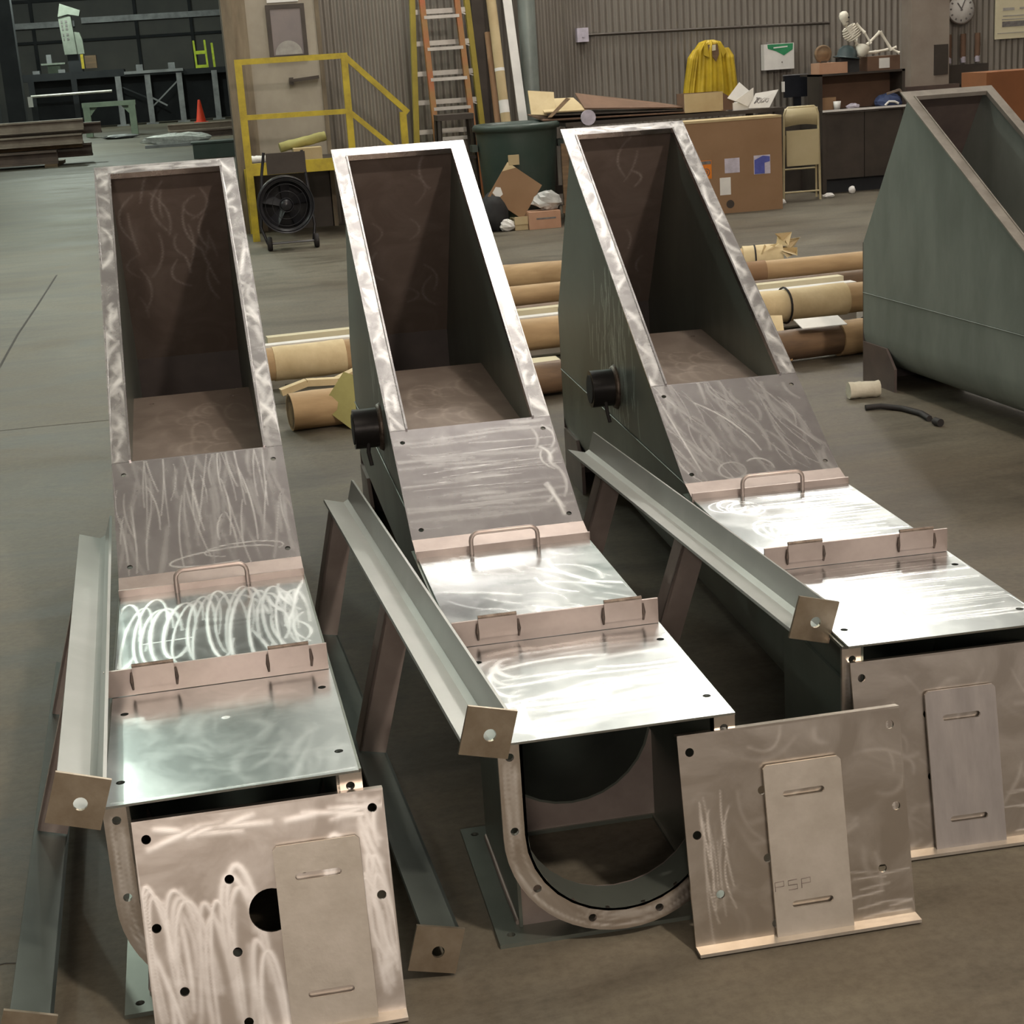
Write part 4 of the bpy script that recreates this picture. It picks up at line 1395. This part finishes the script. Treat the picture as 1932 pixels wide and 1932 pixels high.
G().prism([(.218, .335), (.315, .335), (.315, .43), (.365, .44), (.365, .485), (.30, .495), (.218, .46)], .0031, .005, XZ).build('label_print', 'label_blue', bl)
G().box(-.115, -.012, -.003, 0, .168, .324).build('label', 'white_paper', bc)
G().cyl((-.02, -.002, .082), (-.02, .002, .082), .038, 18).build('hand_hole', 'dark_brown_metal', bc)

# folding chair
fc = thing('folding_chair', (5.55, 14.78, 0), 'beige folded metal chair standing beside the big carton', 'chair')
G().tube([(-.185, 0, 0), (-.178, 0, .40), (-.172, 0, .72)] + [(-.172 + .06 - .06 * math.cos(a), 0, .78 + .10 * math.sin(a)) for a in (.3, .8, 1.3)] + [(.172 - .06 + .06 * math.cos(a), 0, .78 + .10 * math.sin(a)) for a in (1.3, .8, .3)] + [(.172, 0, .72), (.178, 0, .40), (.185, 0, 0)], .0125, 8).build('frame', 'beige_metal', fc)
g = G()
vs, fs = [], []
for i in range(9):
    t = i / 8
    x_ = -.165 + .33 * t
    d_ = -.03 * math.sin(PI * t)
    vs += [(x_, d_ - .005, .70 + .018 * math.sin(PI * t)), (x_, d_ - .005, .87), (x_, d_ + .002, .87), (x_, d_ + .002, .70 + .018 * math.sin(PI * t))]
for i in range(8):
    for k in range(4):
        fs.append((4 * i + k, 4 * i + 4 + k, 4 * i + 4 + (k + 1) % 4, 4 * i + (k + 1) % 4))
g.add(vs, fs, True)
g.build('backrest', 'beige_metal', fc)
G().box(-.160, .160, -.04, -.015, .335, .665).build('seat', 'beige_metal', fc)
for sx in (-1, 1):
    G().tube([(sx * .15, .03, .62), (sx * .165, .05, .3), (sx * .17, .06, .02)], .011, 8).build('rear_leg', 'beige_metal', fc)
G().cyl((-.18, 0, .085), (.18, 0, .085), .008, 8).build('stretcher', 'beige_metal', fc)
G().cyl((-.165, .05, .3), (.165, .05, .3), .008, 8).build('stretcher', 'beige_metal', fc)
blob('paper_scrap', (5.27, 14.6, .02), .05, .03, .03, .15, 12, 'white_paper', 'white paper scrap under the folding chair', 'paper')
blob('paper_scrap', (5.85, 14.85, .02), .06, .03, .025, .15, 13, 'white_paper', 'flat white scrap right of the folding chair foot', 'paper')
blob('crushed_cup', (6.17, 15.05, .035), .035, .035, .04, .1, 14, 'white_paper', 'crushed white cup in front of the dark desk', 'cup')

# dark desk with hutch
dk = thing('steel_desk', (6.35, 15.45, 0), 'dark brown steel desk with raised hutch below the skeleton', 'desk')
G().box(-.42, .46, -.25, .35, .775, .805).build('desk_top', 'dark_brown_metal', dk)
G().box(-.42, -.38, -.24, .35, 0, .775).build('side_panel', 'dark_brown_metal', dk)
G().box(.42, .46, -.24, .35, 0, .775).build('side_panel', 'dark_brown_metal', dk)
G().box(-.38, .02, -.22, -.20, .14, .77).build('door', 'dark_brown_metal', dk)
G().box(.03, .42, -.22, -.20, .14, .77).build('door', 'dark_brown_metal', dk)
G().box(-.38, .42, -.15, -.13, 0, .14).build('plinth', 'far_dark', dk)
G().box(-.42, .46, .10, .13, .805, 1.15).build('hutch_back', 'cardboard_dark', dk)
G().box(-.43, -.40, -.20, .13, .805, 1.15).build('hutch_side', 'dark_brown_metal', dk)
G().box(.43, .46, -.20, .13, .805, 1.15).build('hutch_side', 'dark_brown_metal', dk)
G().box(-.43, .46, -.20, .33, 1.13, 1.15).build('hutch_top', 'dark_brown_metal', dk)
G().box(-.42, .46, -.255, -.25, .79, .81).build('paper_edge', 'white_paper', dk)
# on the desk
G().box(5.94, 6.11, 15.30, 15.45, .806, .925).build('small_carton', 'cardboard', None, 'small brown carton on the desk behind the white cup', 'carton')
G().lathe([(.001, 0), (.03, 0), (.038, .08), (.034, .08), (.028, .01)], 14).build('paper_cup', 'white_paper', None, 'white paper cup on the desk', 'cup', loc=(6.10, 15.25, .806))
blob('white_cloth', (6.27, 15.26, .825), .07, .05, .03, .12, 21, 'label_lilac', 'crumpled pale cloth on the desk beside the cup', 'cloth', .806)
blob('blue_jacket', (6.66, 15.30, .84), .14, .09, .085, .12, 22, 'blue_cloth', 'blue jacket heap at the right end of the desk', 'jacket', .806)
G().tube([(6.58, 15.2, .815), (6.62, 15.2, .85), (6.68, 15.2, .845), (6.72, 15.2, .825)], .012, 6).build('wire_coil', 'white_paper', None, 'white curl of cord on the blue jacket', 'cord')
G().beam((6.60, 15.2, 0.925), (6.74, 15.22, .955), .02, .02).beam((6.74, 15.22, .955), (6.76, 15.22, .92), .02, .02).build('bent_tool', 'rust_light', None, 'bent metal tool lying on top of the blue jacket', 'tool')
# on the hutch
G().box(5.93, 6.22, 15.27, 15.5, 1.15, 1.255).build('orange_carton', 'pink_card', None, 'flat orange-tan carton on the hutch below the round disc', 'carton')
cc = thing('torn_carton', (6.60, 15.38, 1.15), 'brown carton with white paper under the skeleton', 'carton')
G().box(-.17, .17, -.10, .12, 0, .135).build('box', 'cardboard_dark', cc)
G().box(-.05, .06, -.104, -.10, .02, .115).build('paper', 'white_paper', cc)
dd = thing('wood_disc', (6.02, 15.4, 1.255), 'brown round disc on stand at the left end of the hutch', 'disc')
Md = basis((0, 0, .085), (1, 0, 0), (0, 0, 1))
G().lathe([(.001, .02), (.055, .018), (.062, .012), (.075, .02), (.085, .01), (.085, -.02), (.001, -.02)], 28, Md).build('disc', 'wood_old', dd)
G().box(-.03, .03, -.02, .02, 0, .02).build('stand', 'dark_brown_metal', dd)
hm = thing('hard_hat', (6.25, 15.36, 1.15), 'dark teal hard hat under the skeleton', 'helmet')
Mh = basis((0, 0, .15), (1, 0, -.15), (0, 1, 0))
G().lathe([(.001, .11), (.05, .10), (.09, .06), (.10, 0), (.135, -.01), (.135, -.016), (.10, -.012)], 20, Mh).build('shell', 'teal_plastic', hm)
G().box(-.09, .10, -.07, .07, 0, .14).build('block', 'black_cloth', hm)
# skeleton
sk = thing('toy_skeleton', (6.40, 15.30, 1.285), 'white plastic skeleton sitting on top of the desk hutch', 'skeleton')


def sp(x_, z_, dy=0.0):
    return (x_ - 6.40, dy, z_ - 1.285)


g = G()
Mh = basis(sp(6.200, 1.665), (1, 0, .25), (0, 1, 0))
prof = [(.001, .062), (.03, .055), (.045, .03), (.047, .005), (.04, -.02), (.032, -.035), (.03, -.06), (.02, -.068), (.001, -.07)]
g.lathe([(a * 1.0, b * 1.05) for a, b in prof], 16, Mh)
skull = g.build('skull', 'bone', sk)
for sx, dz in ((-.004, .0), (.026, .0)):
    c = Vector(sp(6.206 + sx, 1.668))
    G().lathe([(.001, .002), (.009, .0), (.001, -.004)], 10, basis(c + Vector((0, -.036, 0)), (1, 0, 0), (0, 0, 1))).build('eye_socket', 'far_dark', skull)
G().box(-.012, .016, -.033, -.029, -.045, -.040, basis(Vector(sp(6.21, 1.668)) + Vector((0, 0, 0)), (1, 0, .2), (0, 1, 0))).build('mouth', 'far_dark', skull)
G().tube([sp(6.215, 1.60), sp(6.235, 1.57, .02), sp(6.29, 1.48, .03), sp(6.36, 1.40, .03), sp(6.395, 1.355)], .011, 8).build('spine', 'bone', sk)
for i in range(6):
    t = i / 5
    c = Vector(sp(6.245 + .06 * t, 1.57 - .095 * t))
    ax_ = Vector((.52, 0, -.85)).normalized()
    u_ = Vector((.85, 0, .52))
    w_ = .066 + .02 * math.sin(PI * t)
    pts = [c + u_ * (w_ * math.cos(a)) + Vector((0, 1, 0)) * (-.05 * math.sin(a)) for a in [2 * PI * k / 16 for k in range(17)]]
    G().tube(pts, .0085, 6).build('rib', 'bone', sk)
G().prism([(-.03, -.06), (.03, -.05), (.035, .04), (-.03, .05)], .045, .055, basis(sp(6.25, 1.545), (.85, 0, .52), (-.52, 0, .85))).build('breastbone', 'bone', sk)
g = G()
Mp = basis(sp(6.385, 1.345), (1, 0, -.4), (.3, 0, 1))
g.lathe([(.02, .06), (.06, .05), (.07, .02), (.05, -.03), (.035, -.055), (.02, -.06)], 14, basis(sp(6.385, 1.35), (1, 0, -.3), (0, 1, 0)))
g.build('pelvis', 'bone', sk)


def bone(name, a, b, r=.011):
    a, b = Vector(a), Vector(b)
    G().tube([a, a.lerp(b, .12), a.lerp(b, .5), a.lerp(b, .88), b], [r * 1.7, r * 1.3, r * 1.1, r * 1.3, r * 1.7], 8).build(name, 'bone', sk)


bone('upper_arm', sp(6.31, 1.605, -.03), sp(6.385, 1.515, -.06))
bone('forearm', sp(6.385, 1.515, -.06), sp(6.445, 1.41, -.07), .009)
bone('upper_arm', sp(6.22, 1.555, .05), sp(6.36, 1.47, .08))
bone('forearm', sp(6.36, 1.47, .08), sp(6.33, 1.40, .02), .009)
bone('thigh', sp(6.42, 1.40, -.04), sp(6.545, 1.515, -.06), .013)
bone('shin', sp(6.545, 1.515, -.06), sp(6.655, 1.335, -.08), .012)
bone('thigh', sp(6.40, 1.325, .04), sp(6.53, 1.325, .02), .012)
bone('shin', sp(6.53, 1.325, .02), sp(6.66, 1.345, -.02), .011)
bone('foot', sp(6.65, 1.345, -.08), sp(6.725, 1.305, -.10), .010)
bone('foot', sp(6.65, 1.34, -.03), sp(6.72, 1.36, -.05), .010)

# ================================================================== on the back wall
G().box(3.73, 3.845, 16.14, 16.225, 1.605, 1.74).box(3.775, 3.80, 16.132, 16.14, 1.65, 1.69).build('junction_box', 'label_lilac', None, 'small pale grey switch box on the corrugated wall', 'switch box')
g = G().tube([(3.84, 16.19, 1.667), (4.6, 16.19, 1.66), (5.4, 16.19, 1.65), (6.40, 16.19, 1.635)], .014, 8)
g.build('conduit', 'dark_brown_metal', None, 'thin conduit running right from the switch box', 'conduit')
# rain coat
rc = thing('rain_coat', (5.11, 16.2, 1.0), 'yellow rain coat hanging on the corrugated wall', 'coat')


def cloth(name, prof, dep, seed, x0=0.0, y0=0.0, fold=.016, freq=11, parent=None, mat='raincoat'):
    """hanging cloth: prof lists (z, half width, centre x); front bulges toward the viewer"""
    r = R(seed)
    ph = [r.uniform(0, 6) for _ in range(4)]
    rows_, cn_ = 20, 40
    vs, fs = [], []
    for j_ in range(rows_ + 1):
        t = j_ / rows_
        f = t * (len(prof) - 1)
        k = min(int(f), len(prof) - 2)
        f -= k
        f = f * f * (3 - 2 * f)
        z_, hw, cx = [prof[k][q] * (1 - f) + prof[k + 1][q] * f for q in range(3)]
        for i in range(cn_ + 1):
            u_ = i / cn_ * 2 - 1
            fo = fold * min(1, t * 2.2) * (math.sin(u_ * freq + ph[0] + 1.2 * math.sin(2.5 * t + ph[1])) + .6 * math.sin(u_ * freq * 1.9 + ph[2] + 2 * t))
            d_ = dep * math.sqrt(max(0, 1 - abs(u_) ** 2.6)) * (.55 + .45 * min(1, t * 3))
            vs.append((x0 + cx + u_ * hw, y0 - d_ - fo * (1 - u_ ** 4) - .004, z_))
    n_ = cn_ + 1
    for j_ in range(rows_):
        for i in range(cn_):
            fs.append((j_ * n_ + i, (j_ + 1) * n_ + i, (j_ + 1) * n_ + i + 1, j_ * n_ + i + 1))
    g = G()
    g.add(vs, fs, True)
    g.add([(a, y0 - .002, c_) for a, b_, c_ in vs], [f[::-1] for f in fs], True)
    return g.build(name, mat, parent)


cloth('coat_body', [(.545, .045, .0), (.525, .115, .005), (.44, .175, .0), (.20, .205, .0), (-.06, .235, .0)], .085, 4, parent=rc)
cloth('sleeve', [(.46, .03, -.15), (.38, .055, -.185), (.15, .058, -.225), (-.05, .062, -.25)], .06, 5, 0, -.03, .006, 6, rc)
cloth('sleeve', [(.46, .03, .165), (.38, .055, .19), (.15, .055, .215), (-.05, .058, .235)], .06, 6, 0, -.03, .006, 6, rc)
G().prism([(-.045, .50), (.06, .50), (.085, .42), (.04, .33), (.02, .36), (-.03, .42)], .070, .092, XZ).build('neck_opening', 'kraft_dark', rc)  # dark inner part of the open neck
G().prism([(.05, .515), (.10, .50), (.15, .42), (.11, .37), (.09, .43)], .085, .105, XZ).build('collar', 'raincoat', rc)
G().prism([(-.05, .515), (-.085, .49), (-.09, .40), (-.03, .37), (-.04, .44)], .085, .105, XZ).build('collar', 'raincoat', rc)
G().prism([(-.025, .49), (.04, .495), (.038, .44), (-.022, .435)], .093, .098, XZ).build('tag', 'cream_card', rc)
# first aid cabinet
fa = thing('first_aid_box', (5.82, 16.2, 1.21), 'white wall box with green triangle on the corrugated wall', 'wall box')
G().box(-.16, .16, -.10, 0, 0, .255).build('case', 'white_paper', fa)
G().prism([(-.125, .25), (.15, .25), (.145, .19), (.05, .135), (-.03, .18), (-.12, .21)], .1005, .103, XZ).build('green_print', 'green_print', fa)
G().beam((-.06, -.104, .215), (.09, -.104, .222), .003, .012).build('print_line', 'white_paper', fa)
G().cyl((.03, -.101, .07), (.03, -.104, .07), .007, 8).build('latch', 'ink', fa)
G().box(-.10, -.085, -.02, 0, .255, .275).build('hook', 'ink', fa)
mo = thing('dark_monitor', (5.95, 15.95, .93), 'dark flat screen standing below the white wall box', 'monitor')
G().box(-.14, .11, -.02, .02, 0, .22).build('panel', 'screen_dark', mo)
G().box(-.15, .12, -.025, .0, .215, .225).build('bezel', 'grey_steel', mo)
G().box(-.165, -.14, -.03, .0, .06, .16).build('switch', 'white_paper', mo)
G().box(-.04, .04, -.01, .01, -.10, 0).build('stand', 'screen_dark', mo)
G().box(5.60, 6.22, 15.82, 16.15, 0, .83).build('shelf_cabinet', 'dark_brown_metal', None, 'low dark cabinet against the wall behind the folding chair', 'cabinet')
# clock
ck = thing('wall_clock', (7.82, 16.15, 1.69), 'round wall clock right of the boxed column', 'clock')
Mk = basis((0, 0, 0), (1, 0, 0), (0, 0, 1))
G().lathe([(.155, -.02), (.158, .02), (.15, .03), (.142, .022)], 32, Mk).build('rim', 'clock_rim', ck)
G().lathe([(.001, .018), (.145, .018), (.145, -.02)], 32, Mk).build('face', 'white_paper', ck)
for k in range(12):
    a = 2 * PI * k / 12
    G().box(-.008, .008, -.022, -.018, .105, .125, Matrix.Rotation(a, 4, 'Y')).build('hour_mark', 'ink', ck)
G().box(-.006, .006, -.026, -.022, -.02, .075, Matrix.Rotation(-.62, 4, 'Y')).build('hour_hand', 'ink', ck)
G().box(-.005, .005, -.03, -.026, -.02, .115, Matrix.Rotation(.42, 4, 'Y')).build('minute_hand', 'ink', ck)
# poster
ps = thing('safety_poster', (8.42, 16.2, 1.36), 'cream framed notice on the wall at the far right', 'notice')
G().box(-.19, .22, -.02, 0, 0, .60).build('sheet', 'cream_card', ps)
for z0, z1, x0, x1, m_ in ((.40, .43, -.03, .12, 'grey_paper'), (.285, .312, -.11, .02, 'grey_paper'), (.29, .31, .08, .2, 'grey_paper'), (.225, .235, -.11, .2, 'grey_paper'), (.19, .20, -.12, .2, 'grey_paper'), (.12, .175, -.115, .22, 'ink'), (.055, .062, -.17, .2, 'grey_paper')):
    G().box(x0, x1, -.023, -.02, z0, z1).build('print_line', m_, ps)
# tool hooks and brown glove shapes below the clock
for i, x_ in enumerate((7.70, 7.86, 8.02)):
    root = thing('hanging_glove', (x_, 16.16, 1.18), ('left', 'middle', 'right')[i] + ' one of three pale-tipped work gloves hanging under the clock', 'glove', 0, 'gloves hanging under the clock')
    lumpy_tube((0, 0, .02), (0, 0, .26), .03, .1, 40 + i, 10, 8).build('cuff', 'cardboard_dark', root)
    lumpy_tube((0, -.005, -.03), (0, -.005, .03), .026, .1, 45 + i, 10, 4).build('fingertips', 'label_lilac', root)
G().box(7.66, 8.12, 16.10, 16.2, .93, 1.13).build('tool_rack', 'dark_brown_metal', None, 'dark tool rack under the hanging gloves', 'rack')
# orange carton at far right
ob = thing('orange_carton', (7.05, 13.2, 0), 'rust-orange carton on a stand behind the green hopper', 'carton')
G().box(-.47, .45, -.12, .35, .70, 1.12).build('box', 'orange_card', ob)
G().box(.05, .45, -.124, -.12, 1.0, 1.10).build('label_sheet', 'white_paper', ob)
for sx in (-.42, .40):
    for sy in (-.08, .30):
        G().box(sx - .02, sx + .02, sy - .02, sy + .02, 0, .68).build('leg', 'dark_brown_metal', ob)
G().box(-.46, .44, -.12, .34, .67, .70).build('shelf', 'dark_brown_metal', ob)

# ================================================================== far bay
def ibeam(label, x0, x1, y, z, h, w, mat='rust_steel'):
    g = G()
    t = h * .16
    g.box(x0, x1, -w / 2, w / 2, 0, t).box(x0, x1, -w / 2, w / 2, h - t, h).box(x0, x1, -t / 2, t / 2, t, h - t)
    return g.build('steel_beam', mat, None, label, 'steel beam', 'steel beams stacked in the far bay', loc=(0, y, z))


ibeam('top steel beam of the stack in the far bay', -7.5, -2.42, 34.0, .66, .22, .24, 'rust_light')
ibeam('steel beam with longest end in the left stack', -7.5, -2.12, 34.6, .56, .22, .24, 'rust_steel')
ibeam('pale-edged beam second from the top of the left stack', -7.5, -2.45, 33.7, .40, .2, .3, 'rust_light')
ibeam('lower dark beam of the left stack', -7.5, -2.35, 34.5, .12, .26, .26, 'rust_steel')
ibeam('dark beam lowest and nearest in the left stack', -7.5, -2.95, 33.4, .06, .26, .3, 'rust_steel')
for x_, lab in ((-4.6, 'timber block under the left beam stack'), (-3.2, 'timber block near the end of the left beam stack')):
    G().box(x_, x_ + .25, 33.1, 35.0, 0, .06).build('timber_block', 'wood_old', None, lab, 'timber')
G().box(-7.5, -2.5, 33.9, 34.2, .32, .40).build('timber_spacer', 'wood_old', None, 'long timber spacer inside the left beam stack', 'timber')
# trestle
ts = thing('steel_trestle', (-2.8, 51, 0), 'green-grey steel trestle standing behind the beam stack', 'trestle')
G().box(-.8, .78, -.15, .15, .86, 1.0).build('top_bar', 'saw_green', ts)
for sx in (-.68, .66):
    G().box(sx - .1, sx + .1, -.14, .14, 0, .86).build('leg', 'saw_green', ts)
    G().prism([(sx + (.1 if sx < 0 else -.1), .86), (sx + (.32 if sx < 0 else -.32), .86), (sx + (.1 if sx < 0 else -.1), .62)], -.03, .03, XZ).build('gusset', 'saw_green', ts)
blob('wrapped_foam', (-.70, 39.3, .15), .80, .22, .15, .12, 31, 'clear_plastic', 'long bundle of white plastic foil on the far floor', 'foil')
G().box(-1.45, .1, 38.9, 39.2, 0, .07).build('pallet_strip', 'grey_steel', None, 'flat grey pallet under the white foil bundle', 'pallet')
sb = thing('green_skip', (.2, 32.6, 0), 'low dark green steel skip at the end of the far wall', 'skip')
G().box(-.5, .6, -.4, .4, 0, .30).build('body', 'bin_green', sb)
G().box(-.53, .63, -.43, .43, .28, .31).build('rim', 'bin_green', sb)
ibeam('upper of two short beams behind the white foil', -1.0, 1.2, 44.0, .20, .18, .2, 'rust_light')
ibeam('lower of two short beams behind the white foil', -.95, 1.2, 43.9, .0, .19, .22, 'rust_steel')
cn = thing('traffic_cone', (-.15, 58.6, 0), 'orange traffic cone in the far bay', 'cone')
G().lathe([(.19, .03), (.17, .06), (.045, .76), (.035, .78), (.001, .78)], 20).build('cone', 'cone_orange', cn)
G().box(-.24, .24, -.24, .24, 0, .035).build('base', 'cone_orange', cn)
# long dark machine bench in the far bay
rk = thing('machine_bench', (-2.7, 62, 0), 'long dark machine bench across the far bay', 'bench')
G().box(-3.6, .0, -.7, .7, 1.75, 2.0).build('bed', 'far_dark', rk)
G().box(0.0, 2.1, -.7, .7, 1.72, 1.90).build('bed', 'far_dark', rk)
G().box(0.0, 2.1, -.75, -.7, 1.80, 1.90).build('edge', 'grey_steel', rk)
G().box(2.1, 4.2, -.7, .7, 1.66, 1.86).build('bed', 'far_dark', rk)
for x_ in (-3.3, -1.8, -.25, .80, 1.93, 3.2):
    G().box(x_ - .1, x_ + .1, -.72, -.55, 0, 1.75).build('leg', 'grey_steel' if x_ > -.5 else 'far_dark', rk)
    G().box(x_ - .22, x_ + .22, -.8, -.45, 0, .05).build('foot', 'grey_steel' if x_ > -.5 else 'far_dark', rk)
G().beam((.85, -.66, .6), (1.9, -.66, 1.5), .05, .05).build('diagonal', 'grey_steel', rk)
G().beam((.85, -.68, .95), (1.4, -.68, .62), .06, .06).build('diagonal', 'grey_steel', rk)
G().beam((-.2, -.66, 1.4), (.8, -.66, .9), .05, .05).build('diagonal', 'far_dark', rk)
G().box(-3.5, 4.0, .3, .5, 0.05, 1.75).build('back_sheet', 'far_dark', rk)
G().cyl((-3.35, -.85, 1.24), (-.5, -.85, 1.26), .05, 10).build('pipe', 'aluminium', rk)
for x_, z_ in ((.55, 2.0), (1.7, 2.0), (-3.1, 2.0), (-2.2, 2.0)):
    G().box(x_ - .12, x_ + .12, -.4, -.1, z_ - .15, z_ + .12).build('clamp', 'grey_steel', rk)
md = thing('drill_head', (-4.45, 62, 2.0), 'pale green drilling machine head on the far bench', 'machine')
G().prism([(-.27, .62), (.16, .62), (.10, 1.95), (-.34, 1.95)], -.2, .3, XZ).build('column', 'machine_green', md)
G().prism([(-.34, 1.93), (-.22, 2.38), (.46, 2.12), (.40, 1.92), (.02, 2.0)], -.25, .35, XZ).build('top_hood', 'machine_green', md)
G().prism([(.13, .62), (.42, .62), (.40, 1.1), (.33, 1.36), (.12, 1.40)], -.18, .2, XZ).build('motor', 'machine_green', md)
for z_ in (1.75, 1.62, 1.5, 1.30, 1.15):
    G().box(-.26 + .03 * (1.75 - z_), -.20, -.31, -.30, z_ - .04, z_ + .04).box(-.12, -.04, -.31, -.30, z_ - .03, z_ + .05).build('print_mark', 'ink', md)
G().box(-.2, .3, -.2, .2, 0, .62).build('spindle_block', 'far_dark', md)
G().box(.26, .36, -.25, -.2, .1, .60).build('guard', 'yellow_paint', md)
G().box(.40, .80, -.2, .2, .1, .55).build('gearbox', 'kraft_dark', md)
G().box(-1.15, -.3, -.3, .2, .30, .36).build('side_table', 'machine_green', md)
G().box(-.95, -.78, -.1, .1, .36, .66).build('vise', 'grey_steel', md)
G().box(-.95, -.5, -.1, .1, 0, .30).build('bracket', 'saw_green', md)
lm_ = thing('lime_bracket', (.10, 62, 1.86), 'bright lime ladder-shaped guard on the far bench', 'guard')
for x_ in (-.20, .20):
    G().beam((x_, 0, 0), (x_ - .02, 0, .98), .07, .07, (0, 1, 0)).build('upright', 'lime_paint', lm_)
for z_ in (.05, .55):
    G().box(-.2, .2, -.04, .04, z_ - .06, z_ + .06).build('crossbar', 'lime_paint', lm_)
G().beam((.55, 61.9, 1.86), (.53, 61.9, 2.72), .08, .08, (0, 1, 0)).build('lime_post', 'lime_paint', None, 'single lime post right of the lime guard', 'post')
dc = G().box(-6.75, -6.15, 59.5, 60.1, 0, 9)
dc.build('dark_column', 'far_dark', None, 'dark steel building column at the left edge of the far bay', 'column')
G().box(-6.0, -5.85, 59.4, 59.55, .9, 1.25).build('column_tag', 'white_paper', None, 'white tag on the side of the dark column', 'tag')
G().box(-12, -6.9, 57.5, 59, 0, 4.2).build('dark_machine', 'far_dark', None, 'black machine mass left of the dark column', 'machine')
blob('floor_debris', (-2.4, 47.5, .06), .5, .3, .06, .2, 41, 'grey_steel', 'small grey heap on the floor by the trestle', 'heap')
